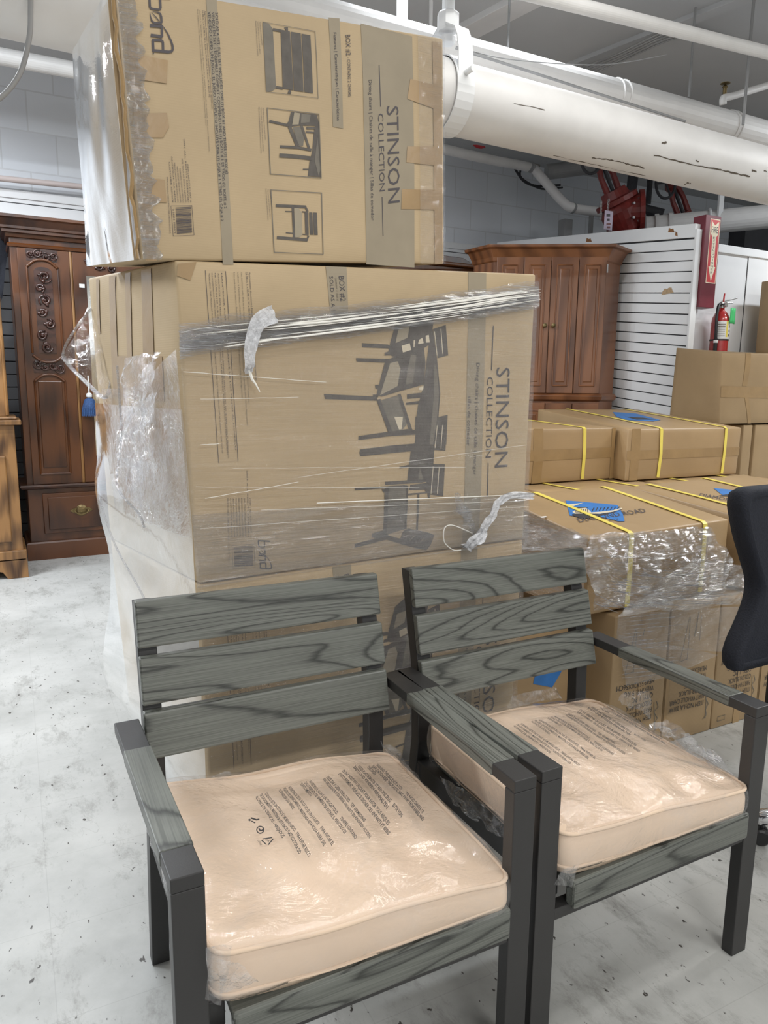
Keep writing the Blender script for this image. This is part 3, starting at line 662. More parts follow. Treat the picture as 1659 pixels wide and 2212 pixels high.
# sprinkler pipe upper right
mb = MB(); mb.tube(smoothpath([aY(1700, 172, 3.4), aY(1640, 190, 3.4), aY(1580, 208, 3.4), aY(1563, 212, 3.4), aY(1562, 226, 3.4)], 4), .022, 12); sp = tag(mb.build('sprinkler_pipe', M['whitepipe'], smooth=True), 'small white branch pipe with a brass sprinkler head at upper right', 'pipe')
P = aY(1565, 205, 3.4); mb = MB(); mb.lathe([(.012, 0), (.012, .04), (.018, .045), (.004, .06), (.03, .065), (.03, .068)], P, 12); mb.build('sprinkler_head', M['brass'], sp)
# sign board and extinguisher
yb = YX - .13; a = aY(1527, 463, yb); b = aY(1556, 667, yb); xr = (aY(1565, 463, yb).x + aY(1536, 667, yb).x) / 2
x0 = (aY(1528, 462, yb).x + aY(1501 + 7, 667, yb).x) / 2
mb = MB(); mb.box((x0, yb, b.z), (xr, YX - .02, a.z)); sb = tag(mb.build('sign_board', M['maroon'], bevel=.003), 'tall maroon board at the wall corner carrying the fire extinguisher sign', 'board')
fc = Face((x0, yb, b.z), (xr, yb, b.z), (xr, yb, a.z), (x0, yb, a.z)); W, H = fc.W, fc.H
w = W * .30; xc = W * .62; zt_ = H * .965; zb_ = H * .27
pt = Print(fc, .001); K = lambda pts: [(x / W, y / H) for x, y in pts]
hw_ = W * .33
pt.addf(K([(xc - hw_, zb_), (xc + hw_, zb_), (xc + hw_, zt_), (xc - hw_, zt_)]), [(0, 1, 2, 3)], M['cream'], 0)
q = hw_ * .88; pt.addf(K([(xc - q, zb_ + .006), (xc + q, zb_ + .006), (xc + q, zt_ - .006), (xc - q, zt_ - .006)]), [(0, 1, 2, 3)], M['redsign'], 1)
hh = zt_ - zb_; top = zt_ - .015
arrow = [(xc - q * .82, top), (xc, top - hh * .065), (xc + q * .82, top), (xc + q * .82, top - hh * .20), (xc + q * .42, top - hh * .245), (xc + q * .42, zb_ + hh * .26), (xc + q * .8, zb_ + hh * .26), (xc, zb_ + .015), (xc - q * .8, zb_ + hh * .26), (xc - q * .42, zb_ + hh * .26), (xc - q * .42, top - hh * .245), (xc - q * .82, top - hh * .20)]
pt.addf(K(arrow), [tuple(range(12))], M['cream'], 2)
def ftext(pt, st, x, y, w, h, m, lay=3):
    vs, fs, tw, ch = text2d(st); pt.addf(K([(x + a / tw * w, y + b_ / ch * h) for a, b_ in vs]), fs, m, lay)
ftext(pt, 'FIRE', xc - q * .72, top - hh * .18, q * 1.44, hh * .10, M['ink'])
for i, ch_ in enumerate('EXTINGUISHER'): ftext(pt, ch_, xc - q * (.24 if ch_ != 'I' else .06), top - hh * (.275 + .049 * i), q * (.48 if ch_ != 'I' else .12), hh * .036, M['ink'])
pt.build('extinguisher_sign', sb, 'red and cream arrow sign reading FIRE EXTINGUISHER')
YE = YX - .11; ec = aY(1551, 760, YE); et = aY(1556, 668, YE)
ex = thing('fire_extinguisher', (ec.x, YE, ec.z - .25), 'red fire extinguisher with a green tag hanging on the white wall', 'fire extinguisher')
er = .066; zt2 = et.z - .005; c = Vector((ec.x, YE, 0)); zb2 = ec.z - .22
mb = MB(); mb.lathe([(er * .9, zb2), (er, zb2 + .02), (er, zt2 - .10), (er * .93, zt2 - .06), (er * .7, zt2 - .025), (er * .35, zt2 - .005), (er * .3, zt2 + .02)], c, 32); cyl = mb.build('cylinder', M['extred'], ex, smooth=True)
lz0, lz1 = aY(1551, 733, YE).z, aY(1551, 695, YE).z
def wrapf(a0, a1, z0, z1, r): return Face((0, 0, 0), (1, 0, 0), (1, 0, 1), (0, 0, 1), fn=lambda u, v, off: Vector((c.x + (r + off) * math.sin(a0 + (a1 - a0) * u), YE - (r + off) * math.cos(a0 + (a1 - a0) * u), z0 + (z1 - z0) * v)))
pf = wrapf(-1.4, 1.4, lz0, lz1, er); pt = Print(pf, .001, .06)
pt.addf([(0, 0), (1, 0), (1, 1), (0, 1)], [(0, 1, 2, 3)], M['label'], 0)
pt.addf([(.42, .1), (.52, .1), (.52, 1), (.42, 1)], [(0, 1, 2, 3)], M['yellow'], 1)
for k in range(7): pt.addf([(.08, .15 + k * .11), (.38, .15 + k * .11), (.38, .19 + k * .11), (.08, .19 + k * .11)], [(0, 1, 2, 3)], M['inkl'], 1)
for k in range(3):
    for j in range(3): pt.addf([(.58 + k * .12, .15 + j * .25), (.66 + k * .12, .15 + j * .25), (.66 + k * .12, .28 + j * .25), (.58 + k * .12, .28 + j * .25)], [(0, 1, 2, 3)], M['ink'], 1)
pt.build('instruction_label', ex)
mb = MB(); mb.lathe([(er + .003, lz0 - .012), (er + .003, lz0 - .001)], c, 32); mb.build('mounting_strap', M['black'], ex)
mb = MB(); mb.lathe([(.02, zt2 + .01), (.024, zt2 + .03), (.02, zt2 + .055), (.012, zt2 + .06)], c, 14); mb.lathe([(.018, 0), (.018, .02)], c + Vector((.0, -.02, zt2 + .035)), 14, Vector((0, -1, 0))); mb.build('valve_head', M['steel'], ex)
mb = MB(); mb.tube([c + Vector((-.01, 0, zt2 + .06)), c + Vector((.05, -.03, zt2 + .075)), c + Vector((.10, -.05, zt2 + .09))], .006, 8); mb.tube([c + Vector((-.01, 0, zt2 + .05)), c + Vector((.08, -.03, zt2 + .055))], .006, 8); mb.build('handle', M['steel'], ex)
mb = MB(); mb.tube([c + Vector((0, -.01, zt2 + .05)), c + Vector((.005, -.01, zt2 + .12))], .006, 8); mb.build('pull_pin', M['redsign'], ex)
mb = MB(); mb.tube(smoothpath([c + Vector((-.02, -.01, zt2 + .04)), c + Vector((-.06, -.02, zt2 + .03)), c + Vector((-.085, -.03, zt2 - .04)), c + Vector((-.085, -.035, zt2 - .18)), c + Vector((-.08, -.035, lz0 - .01))], 6), .011, 10); mb.build('hose', M['black'], ex, smooth=True)
mb = MB(); mb.tube([c + Vector((-.08, -.035, lz0)), c + Vector((-.08, -.035, lz0 - .15))], .014, 10); mb.build('nozzle', M['black'], ex)
mb = MB(); mb.tube([c + Vector((-.08, -.035, lz0 - .01)), c + Vector((-.08, -.035, lz0 - .03))], .017, 10); mb.build('nozzle_ring', M['label'], ex)
gx = c + Vector((.005, -er - .008, 0)); g0, g1 = aY(1555, 700, YE).z, aY(1555, 666, YE).z
mb = MB(); rows = [[Vector((gx.x + .085 * i / 6, gx.y - .006 * math.sin(i) + (.0005 * i * i), g0 + (g1 - g0) * j / 5)) for i in range(7)] for j in range(6)]
mb = loft(rows); o = mb.build('inspection_tag', M['green'], ex, smooth=True)
sm = o.modifiers.new('thick', 'SOLIDIFY'); sm.thickness = .001
# ================================================================== FURNITURE AT THE BACK
# carved armoire
YA = 6.15
def az(px, py): return aY(px, py, YA).z
AX0 = aY(45, 860, YA).x; AX1 = AX0 + 1.42
AX0 = .19; 
zc0 = aY(100, 487, YA).z; zc1 = aY(100, 518, YA).z; zw = aY(110, 1048, YA).z; zpl = aY(150, 1165, YA).z; ztopd = aY(100, 530, YA).z
ar = thing('armoire', ((AX0 + AX1) / 2, YA + .25, 0), 'tall reddish brown armoire with carved doors against the back wall', 'wardrobe')
mb = MB(); mb.box((AX0, YA, 0), (AX1, YA + .52, zc1)); mb.build('cabinet_body', M['mahog'], ar, bevel=.004)
def molding(name, z0, z1, prof, mat, par, x0, x1, y):
    """prof: list of (depth out, height fraction)"""
    mb = MB(); pl = [(x0 - d, y - d, z0 + (z1 - z0) * h) for d, h in prof]; n = len(pl); vs = []
    for d, h in prof:
        z = z0 + (z1 - z0) * h; vs += [(x0 - d, y + .52, z), (x0 - d, y - d, z), (x1 + d, y - d, z), (x1 + d, y + .52, z)]
    mb.add(vs, [(i * 4 + k, i * 4 + k + 1, (i + 1) * 4 + k + 1, (i + 1) * 4 + k) for i in range(n - 1) for k in range(3)] + [(3, 2, 1, 0), tuple((n - 1) * 4 + k for k in range(4))])
    return mb.build(name, mat, par)
molding('cornice', zc1 - .005, zc0 + .035, [(0, 0), (.02, .02), (.025, .18), (.045, .22), (.045, .36), (.06, .40), (.06, .52), (.10, .80), (.12, .86), (.12, 1)], M['mahog'], ar, AX0, AX1, YA)
molding('frieze_ledge', ztopd - .03, ztopd + .0, [(0, 0), (.012, .1), (.018, .6), (.006, 1)], M['mahog'], ar, AX0, AX1, YA)
molding('waist_molding', zw - .03, zw + .01, [(0, 0), (.02, .1), (.04, .3), (.05, .7), (.045, 1)], M['mahog'], ar, AX0, AX1, YA)
molding('plinth', 0, zpl, [(.03, 0), (.03, .92), (.02, 1)], M['mahog'], ar, AX0, AX1, YA)
def scrolls(mb, x0, x1, z0, z1, y, n, seed, r=.012):
    rnd = random.Random(seed)
    for k in range(n):
        cx = x0 + (x1 - x0) * (.25 + .5 * rnd.random()); cz = z0 + (z1 - z0) * (k + .5) / n if (z1 - z0) > (x1 - x0) else z0 + (z1 - z0) * (.3 + .4 * rnd.random())
        if (z1 - z0) <= (x1 - x0): cx = x0 + (x1 - x0) * (k + .5) / n
        R = min((x1 - x0), (z1 - z0)) * rnd.uniform(.24, .4); sgn = 1 if k % 2 else -1; P = []
        for i in range(22):
            t = i / 21; a = sgn * t * 4.4 * PI / 1.6 + rnd.random() * .05 + k; rr = R * (1 - .8 * t)
            P.append((cx + rr * math.cos(a), y - .006, cz + rr * math.sin(a)))
        mb.tube(P, [r * (.5 + .5 * math.sin(PI * i / 21) + .35 * (i > 17)) for i in range(22)], 6)
        mb.lathe([(.6 * r, 0), (1.5 * r, .006), (.4 * r, .016)], (cx, y, cz), 8, Vector((0, -1, 0)))
        for j in range(2):
            a = rnd.random() * 6.28; mb.tube([(cx + math.cos(a) * R * .3, y - .004, cz + math.sin(a) * R * .3), (cx + math.cos(a + .5) * R * .8, y - .010, cz + math.sin(a + .5) * R * .8), (cx + math.cos(a + .6) * R * 1.15, y - .002, cz + math.sin(a + .6) * R * 1.15)], [.3 * r, 1.3 * r, .2 * r], 6)
def armoire_door(x0, x1, par):
    y = YA - .002; z0 = zw + .012; z1 = ztopd - .035
    mb = MB(); mb.box((x0, y - .022, z0), (x1, y, z1)); d = mb.build('door', M['mahog'], par, bevel=.003)
    w = x1 - x0; yf = y - .022; xm = (x0 + x1) / 2 - .012
    zt1 = az(90, 540); zt0 = az(95, 566); ps1 = az(100, 580); ps0 = az(115, 764); c1_ = az(125, 776); c0_ = az(130, 806); q1 = az(115, 815); q0 = az(130, 1022)
    hw = w * .30
    mb = MB(); mb.box((xm - hw, yf - .003, zt0), (xm + hw, yf, zt1)); a_ = mb.build('carved_frieze', M['carve'], d); mb = MB(); scrolls(mb, xm - hw, xm + hw, zt0, zt1, yf - .003, 3, 3, .008); mb.build('carving', M['carve'], a_, smooth=True) if 0 else None
    mb2 = MB(); scrolls(mb2, xm - hw, xm + hw, zt0, zt1, yf - .003, 4, 3, .008); mb2.build('carved_scrolls', M['carve'], d, smooth=True)
    # arched moldings
    def arch_(z, h, r=.010):
        return smoothpath([(xm - hw, yf - .006, z), (xm - hw * .5, yf - .008, z + h * .8), (xm, yf - .008, z + h), (xm + hw * .5, yf - .008, z + h * .8), (xm + hw, yf - .006, z)], 5), r
    for z, h in ((zt0 - .045, .055), (ps0 - .015, -.05), (q1 - .03, .05)):
        P, r = arch_(z, h); mb = MB(); mb.tube(P, r, 8); mb.build('arch_molding', M['mahog'], d, smooth=True)
    pw = hw * .58; mb = MB(); n = 12
    poly = [(xm - pw, yf - .004, ps0)] + [(xm + pw, yf - .004, ps0)] + [(xm + pw * math.cos(PI * k / n), yf - .004, ps1 - .03 + .035 * math.sin(PI * k / n)) for k in range(n + 1)]
    mb.prism(poly, (0, .006, 0)); mb.build('carved_panel', M['carve'], d)
    mb = MB(); scrolls(mb, xm - pw, xm + pw, ps0, ps1 - .02, yf - .004, 7, 11, .011); mb.build('carved_foliage', M['carve'], d, smooth=True)
    mb = MB(); mb.box((xm - hw, yf - .003, c0_), (xm + hw, yf, c1_)); mb.build('carved_band', M['carve'], d); mb = MB(); scrolls(mb, xm - hw, xm + hw, c0_, c1_, yf - .003, 4, 5, .007); mb.build('carved_scrolls', M['carve'], d, smooth=True)
    for s_ in (-1, 1):
        for zz0, zz1 in ((ps0, zt0 - .045), (q0, q1 - .03)):
            mb = MB(); mb.tube([(xm + s_ * hw, yf - .003, zz0), (xm + s_ * hw, yf - .003, zz1)], .008, 8); mb.build('panel_bead', M['mahog'], d)
    mb = MB(); mb.tube([(xm - hw, yf - .003, q0), (xm + hw, yf - .003, q0)], .008, 8); mb.build('panel_bead', M['mahog'], d)
    mb = MB(); mb.box((xm - hw * .8, yf - .008, q0 + .05), (xm + hw * .8, yf, q1 - .03)); mb.build('raised_panel', M['mahog'], d, bevel=.006)
    return d
dx1 = aY(166, 800, YA).x
armoire_door(AX0 + .045, dx1 - .01, ar)
armoire_door(AX1 - .045 - (dx1 - AX0 - .055), AX1 - .045, ar)
mb = MB(); mb.box((dx1 + .012, YA - .02, zw + .012), (AX1 - (dx1 - AX0) - .012, YA, ztopd - .035)); cdn = mb.build('mirror_door', M['mahog'], ar, bevel=.003)
mxl = aY(197, 800, YA).x; mb = MB(); mb.box((mxl, YA - .024, zw + .22), (AX1 - (mxl - AX0), YA - .02, ztopd - .2)); mb.build('mirror', M['mirror'], cdn)
mb = MB(); scrolls(mb, mxl - .02, mxl + .22, ztopd - .17, ztopd - .06, YA - .022, 3, 8, .008); mb.build('carved_scrolls', M['carve'], cdn, smooth=True)
mb = MB(); mb.tube([(dx1, YA - .012, zw + .012), (dx1, YA - .012, ztopd - .035)], .012, 8); mb.build('center_bead', M['goldoak'], ar)
a = aY(171, 613, YA - .024); b = aY(183, 622, YA - .024); mb = MB(); mb.box((a.x, YA - .026, b.z), (b.x, YA - .0235, a.z)); st = mb.build('price_sticker', M['label'], cdn)
# drawer
z1_ = az(120, 1065); z0_ = az(130, 1150); xd = aY(93, 1100, YA).x
mb = MB(); mb.box((xd, YA - .02, z0_), (AX1 - (xd - AX0), YA, z1_)); dw = mb.build('drawer', M['mahog'], ar, bevel=.004)
mb = MB(); mb.box((xd + .035, YA - .03, z0_ + .03), (AX1 - (xd - AX0) - .035, YA - .02, z1_ - .03)); mb.build('drawer_panel', M['mahog'], dw, bevel=.006)
P = aY(176, 1102, YA - .03); mb = MB()
mb.lathe([(.001, 0), (.045, .004), (.03, .012), (.012, .016)], P, 14, Vector((0, -1, 0)))
mb.prism([P + Vector((x, -.002, z)) for x, z in ((-.085, 0), (-.06, .018), (-.03, .022), (-.015, .035), (.015, .035), (.03, .022), (.06, .018), (.085, 0), (.05, -.02), (0, -.03), (-.05, -.02))], (0, -.004, 0))
mb.tube(smoothpath([P + Vector((-.055, -.012, .005)), P + Vector((-.035, -.025, -.02)), P + Vector((0, -.028, -.028)), P + Vector((.035, -.025, -.02)), P + Vector((.055, -.012, .005))], 4), .005, 6); mb.build('drawer_pull', M['brass'], dw)
P = aY(193, 860, YA - .06); mb = MB(); 
ts = thing('key_tassel', P, 'blue fringed tassel hanging on the armoire door beside the wrapped boxes', 'tassel')
mb = MB(); mb.tube([P + Vector((0, 0, .17)), P], .005, 6); mb.lathe([(.008, -.0), (.022, .01), (.022, .03), (.01, .04)], P, 12); mb.build('cord', M['label'], ts)
mb = MB(); mb.lathe([(.055, -.13), (.052, -.06), (.035, -.01), (.015, 0)], P, 22); 
for k in range(26): a = k * 2 * PI / 26; mb.tube([P + Vector((.03 * math.cos(a), .03 * math.sin(a), -.02)), P + Vector((.054 * math.cos(a), .054 * math.sin(a), -.08)), P + Vector((.058 * math.cos(a), .058 * math.sin(a), -.137))], .004, 5)
mb.build('fringe', M['bluefringe'], ts)
mb = MB(); slats(mb, (-1.3, YW - .06, 0), (1.6, 0, 0), (0, 1, 0), .1, aY(10, 500, YW).z, .102, .02); struct(mb.build('trim_8', plain('gap_shade_slats', (.055, .055, .058), .6), bevel=.002))  # dark copy of the white boards; shade of the gap put into the colour
# golden oak cabinet at the left edge
GY = 5.62; GX1 = aY(58, 1190, GY).x - .02; gz = aY(30, 918, GY).z
gc = thing('oak_cabinet', (-.35, GY + .2, 0), 'golden oak cabinet with bracket feet at the left edge of the floor', 'cabinet')
mb = MB(); mb.box((-1.0, GY, .14), (GX1, GY + .45, gz)); mb.build('cabinet_body', M['goldoak'], gc, bevel=.004)
mb = MB(); mb.box((-1.02, GY - .035, gz), (GX1 + .045, GY + .47, gz + .035)); mb.box((-1.01, GY - .02, gz + .035), (GX1 + .02, GY + .46, gz + .055)); mb.build('top_ledge', M['goldoak'], gc, bevel=.008)
ux = aY(12, 800, GY + .12).x; mb = MB(); mb.box((-1.0, GY + .1, gz + .055), (ux, GY + .45, aY(5, 600, GY).z)); mb.build('upper_hutch', M['goldoak'], gc, bevel=.004)
mb = MB(); mb.tube([(ux - .01, GY + .1, gz + .06), (ux - .01, GY + .1, gz + .6)], .012, 8); mb.build('corner_bead', M['goldoak'], gc)
xa = aY(13, 1000, GY).x; mb = MB(); mb.box((-.6, GY - .02, .26), (xa, GY, aY(10, 985, GY).z)); dg_ = mb.build('door', M['goldoak'], gc, bevel=.008); 
mb = MB(); mb.box((-.5, GY - .03, .34), (xa - .09, GY - .02, aY(10, 985, GY).z - .08)); mb.build('door_panel', M['goldoak'], dg_, bevel=.01)
mb = MB(); mb.box((-1.02, GY - .02, .12), (GX1 + .02, GY + .46, .2)); mb.build('base_molding', M['goldoak'], gc, bevel=.01)
xf = GX1 + .02; mb = MB(); mb.prism([(xf, GY - .02, 0), (xf - .13, GY - .02, 0), (xf - .16, GY - .02, .05), (xf - .20, GY - .02, .06), (xf - .24, GY - .02, .09), (xf - .6, GY - .02, .09), (-1.02, GY - .02, .09), (-1.02, GY - .02, .14), (xf, GY - .02, .14)], (0, .03, 0)); mb.box((xf - .03, GY, 0), (xf, GY + .46, .14)); mb.build('bracket_foot', M['goldoak'], gc, bevel=.003)
mb = MB(); mb.box((-1.02, GY + .3, 0), (-.9, GY + .46, .14)); mb.build('bracket_foot', M['goldoak'], gc)
# dark grey garment added for the shade in the gap
mb = MB(); sheet('shade_infill', M['mesh'], [aY(-14, 700, 6.5), aY(5, 640, 6.5), aY(22, 500, 6.5), aY(-14, 490, 6.5)], 8, 12, .04, 6, 2, None, 'black garment added for shade at the left edge beside the armoire top', 'infill')
# corner cabinet (front seen square on)
ZC = 2.45
P1 = aZ(1046, 527, ZC); P2 = aZ(1343, 526, ZC); ft = (P2 - P1); ft.z = 0; FL_ = ft.length; ftn = ft.normalized(); bk = Vector((-ftn.y, ftn.x, 0))
if bk.y < 0: bk = -bk
org = Vector((P1.x, P1.y, 0))
cc = thing('corner_cabinet', org + ftn * FL_ / 2, 'tall warm brown corner cabinet with four panelled doors before the white slat wall', 'cabinet')
def cpt(s, d, z): return org + ftn * s + bk * d + Vector((0, 0, z))
ins = .085; CH = .22; CD = .19
def cplan(o, z):  # outline with outward offset o
    return [cpt(ins - o * .6, ins - o, z), cpt(FL_ - ins + o * .6, ins - o, z), cpt(FL_ - ins + CH * .68 + o, ins + CD - o * .2, z), cpt(FL_ * .72, ins + .75, z), cpt(FL_ * .28, ins + .75, z), cpt(ins - CH * .68 - o, ins + CD - o * .2, z)]
def cband(name, mat, prof):
    mb = MB(); vs = []; n = len(prof)
    for o, z in prof: vs += cplan(o, z)
    mb.add(vs, [(i * 6 + k, i * 6 + (k + 1) % 6, (i + 1) * 6 + (k + 1) % 6, (i + 1) * 6 + k) for i in range(n - 1) for k in range(6)] + [tuple(range(5, -1, -1)), tuple((n - 1) * 6 + k for k in range(6))])
    return mb.build(name, mat, cc, bevel=.003)
cband('cabinet_body', M['cherry'], [(0, 0), (0, ZC - .02)])
cband('cornice', M['cherry'], [(0.002, ZC - .12), (.012, ZC - .11), (.018, ZC - .085), (.05, ZC - .03), (.075, ZC - .02), (.08, ZC)])
def fz(px, py):  # height on the cabinet front plane
    d = ray(px, py); t = (org + bk * ins - CAM).dot(bk) / d.dot(bk); return CAM + d * t
zwst = fz(1250, 858).z
cband('waist_molding', M['cherry'], [(0.002, zwst - .035), (.025, zwst - .02), (.03, zwst + .01), (.01, zwst + .03)])
cband('plinth', M['cherry'], [(.02, 0), (.02, .1), (.0, .12)])
sx = [((fz(px, 700) - (org + bk * ins)).dot(ftn)) for px in (1068, 1122, 1181, 1240, 1303)]
s0 = sx[0]; s4 = sx[4]; zt_d = fz(1250, 556).z; zb_d = fz(1250, 850).z
for k in range(4):
    a = s0 + (s4 - s0) * k / 4 + .003; b = s0 + (s4 - s0) * (k + 1) / 4 - .003
    for (z0, z1, nm) in ((zb_d, zt_d, 'door'), (.16, zwst - .05, 'lower_door')):
        yo = ins - .02; mb = MB(); mb.hexa([cpt(a, yo, z0), cpt(b, yo, z0), cpt(b, ins, z0), cpt(a, ins, z0), cpt(a, yo, z1), cpt(b, yo, z1), cpt(b, ins, z1), cpt(a, ins, z1)]); d_ = mb.build(nm, M['cherry'], cc, bevel=.003)
        a2, b2, z2, z3 = a + .045, b - .045, z0 + .06, z1 - .06; a3, b3, z4, z5 = a2 + .028, b2 - .028, z2 + .035, z3 - .035
        mb = MB(); vs = [cpt(s, yo + .004 - (.0 if i < 4 else .010), z) for i, (s, z) in enumerate([(a2, z2), (b2, z2), (b2, z3), (a2, z3), (a3, z4), (b3, z4), (b3, z5), (a3, z5)])]
        vs = [cpt(a2, yo - .001, z2), cpt(b2, yo - .001, z2), cpt(b2, yo - .001, z3), cpt(a2, yo - .001, z3)] + [cpt(a2 + .006, yo + .012, z2 + .006), cpt(b2 - .006, yo + .012, z2 + .006), cpt(b2 - .006, yo + .012, z3 - .006), cpt(a2 + .006, yo + .012, z3 - .006)] + [cpt(a3, yo - .004, z4), cpt(b3, yo - .004, z4), cpt(b3, yo - .004, z5), cpt(a3, yo - .004, z5)]
        mb.add(vs[4:], [(0, 1, 5, 4), (1, 2, 6, 5), (2, 3, 7, 6), (3, 0, 4, 7), (4, 5, 6, 7)])
        for q in ((a2, z2, b2, z2), (a2, z3, b2, z3), (a2, z2, a2, z3), (b2, z2, b2, z3)): mb.tube([cpt(q[0], yo - .001, q[1]), cpt(q[2], yo - .001, q[3])], .006, 6)
        mb.build('raised_panel', M['cherry'], d_)
        if nm == 'door' and k in (1, 2):
            s_ = b - .03 if k == 1 else a + .03; kz = fz(1182, 704).z
            mb = MB(); mb.lathe([(.008, 0), (.007, .012), (.017, .02), (.017, .03), (.006, .036)], cpt(s_, yo, kz), 14, -bk); mb.build('knob', M['brass'], d_)
        if nm == 'door' and k == 3:
            mb = MB(); mb.tube([cpt(b + .006, yo - .004, fz(1318, 590).z), cpt(b + .006, yo - .004, fz(1318, 572).z)], .006, 6); mb.build('hinge', M['steel'], d_)
# dark wood headboard-like dresser back between the boxes and the corner cabinet
a = aY(950, 582, 5.6); b = aY(1072, 586, 5.6)
dz = thing('dark_dresser', ((a.x + b.x) / 2, 5.7, 0), 'dark brown dresser with arched gallery seen just above the boxes', 'dresser')
mb = MB(); mb.box((a.x - .5, 5.6, 0), (b.x - .1, 5.95, b.z + .02)); mb.build('dresser_body', M['mahog'], dz, bevel=.006)
mb = MB(); mb.box((a.x - .55, 5.56, b.z + .0), (b.x - .05, 5.98, b.z + .035)); mb.build('dresser_top', M['mahog'], dz, bevel=.01)
zt9 = aY(990, 556, 5.8).z; x9 = aY(1010, 570, 5.8).x; mb = MB(); mb.prism([(a.x - .5, 5.8, b.z), (x9 + .2, 5.8, b.z), (x9 + .19, 5.8, b.z + .08), (x9 + .08, 5.8, zt9 - .05), (x9 - .05, 5.8, zt9), (a.x - .5, 5.8, zt9 + .02)], (0, .03, 0)); mb.build('gallery', M['mahog'], dz, bevel=.004)
# ================================================================== THE MAIN STACK OF CARTONS
GRP = None
lowT = [aY(430, 1264, 1.80), aY(1130, 1166, 1.80)]
midT = [aY(378, 562, 1.80), aY(1158, 592, 1.80)]
upT = [aY(252, -38, 1.80), aY(958, 82, 1.80)]; upB = [aY(312, 573, 1.80), aY(960, 580, 1.80)]
def bk4(fl, fr, bl):
    fl, fr, bl = Vector(fl), Vector(fr), Vector(bl); return [fl, fr, fr + (bl - fl), bl]
lo_bot = [Vector((.445, 1.80, 0)), Vector((1.44, 1.80, 0)), Vector((1.44, 2.86, 0)), Vector((.40, 2.86, 0))]
bl_low = Vector((.315, 2.52, .845)); 
lo_top = bk4(lowT[0], lowT[1], bl_low)
low, LF = fbox('cardboard_box', M['card'], lo_bot, lo_top, bulge=(.006, .01, .01, .03), seed=3)
tag(low, 'large printed cardboard box at the bottom of the wrapped stack, behind the two chairs', 'box')
e = Vector((0, 0, .004))
mid_top = bk4(midT[0], midT[1], (.283, 2.44, 1.668))
mid, MF = fbox('cardboard_box', M['card'], [p + e for p in lo_top], mid_top, bulge=(.008, .01, .01, .018), seed=7)
tag(mid, 'large cardboard box printed with a table set, middle of the wrapped stack', 'box')
up_bot = bk4(upB[0], upB[1], (.262, 2.20, 1.655)); up_top = bk4(upT[0], upT[1], (.262, 2.24, 2.215))
d_ = .012
up_bot = [p + Vector((0, 0, max(0, d_))) for p in up_bot]
up, UF = fbox('cardboard_box', M['card'], up_bot, up_top, bulge=(.006, .01, .01, .012), seed=11)
tag(up, 'large cardboard box on top of the stack, printed with three framed chair pictures', 'box')
# ---- print on the middle box
def cr(ox, oy, k): return lambda x, y: (ox + x * k, oy + y * k)
def logo(P, tf, wk, reg=False):
    def ln(pts, w, closed=False): P.line([tf(*p) for p in pts], [a * wk for a in w] if isinstance(w, list) else w * wk, M['ink'], 2, closed)
    ln([(293, -40), (300, 100), (312, 126), (340, 138), (430, 150), (452, 142), (460, 120), (452, -36)], 34); ln([(285, -46), (610, -22)], 40)
    ln([(300, 195), (312, 260), (330, 318), (365, 345), (450, 355), (474, 340), (470, 260), (455, 210), (420, 190), (340, 176)], [6, 16, 26, 30, 34, 34, 34, 30, 20, 6]); ln([(318, 182), (400, 270), (478, 372)], [4, 14, 10])
    ln([(302, 385), (484, 402)], 46); ln([(477, 380), (482, 560)], 36); ln([(312, 530), (484, 553)], 46)
    ln([(344, 600), (352, 765)], 38); ln([(330, 604), (470, 606), (486, 618), (494, 640), (498, 760)], 36)
    ln([(335, 757), (580, 780), (622, 772), (641, 745), (640, 690), (620, 620), (570, 510), (510, 415), (474, 370)], [42, 42, 40, 36, 32, 26, 20, 12, 6])
    if reg: ln([(344, 796), (360, 806)], 22)
def barcode(P, q, n=34, seed=5):
    rnd = random.Random(seed); A, B_, C_, D = [Vector(p) for p in q]; t = 0
    while t < .97:
        w = rnd.choice((.012, .012, .025, .035)); 
        a0, a1 = A + (D - A) * t, A + (D - A) * (t + w); b0, b1_ = B_ + (C_ - B_) * t, B_ + (C_ - B_) * (t + w)
        P.poly([a0, b0, b1_, a1], M['ink'], 2); t += w + rnd.choice((.012, .02, .03))
mp_ = Print(MF['front'])
mp_.poly([(1011, 588), (1050, 590), (1033, 1166), (998, 1172)], M['band'], 0)
mp_.poly([(703, 575), (748, 577), (752, 682), (714, 686)], M['band'], 0)
mp_.text('STINSON', (1072, 794), (1068, 1010), (1102, 794), M['ink']); mp_.text('COLLECTION', (1051.5, 814), (1048, 989), (1065, 814), M['ink'])
mp_.line([(1065, 704), (1061, 800)], 2, M['ink']); mp_.line([(1054, 1000), (1052, 1074)], 2, M['ink'])
mp_.text('Dining chairs | chaises de salle \u00e0 manger', (1028, 784), (1021.5, 1027), (1036, 784), M['ink']); mp_.text('sillas de comedor', (1010, 856), (1007.5, 963), (1017.5, 856), M['ink'])
mp_.text('BOX #2', (731, 597), (735, 651), (743, 596.5), M['ink']); mp_.text('SOLD AS A SET', (711, 597), (717, 690), (719, 596.5), M['ink']); mp_.text('(contains 2 chairs)', (723, 600), (727, 650), (728, 600), M['inkl'])
ca = cr(780, 640, .14464); cb = cr(740, 900, .15672)
def PP(tf, pts, m, lay=0): mp_.poly([tf(*p) for p in pts], m, lay)
def LL(tf, pts, w, m, lay=1, k=.1446): mp_.line([tf(*p) for p in pts], w * k, m, lay)
D_, Mm, Lg, G_ = M['pic_dark'], M['pic_mid'], M['pic_light'], M['pic_paper']
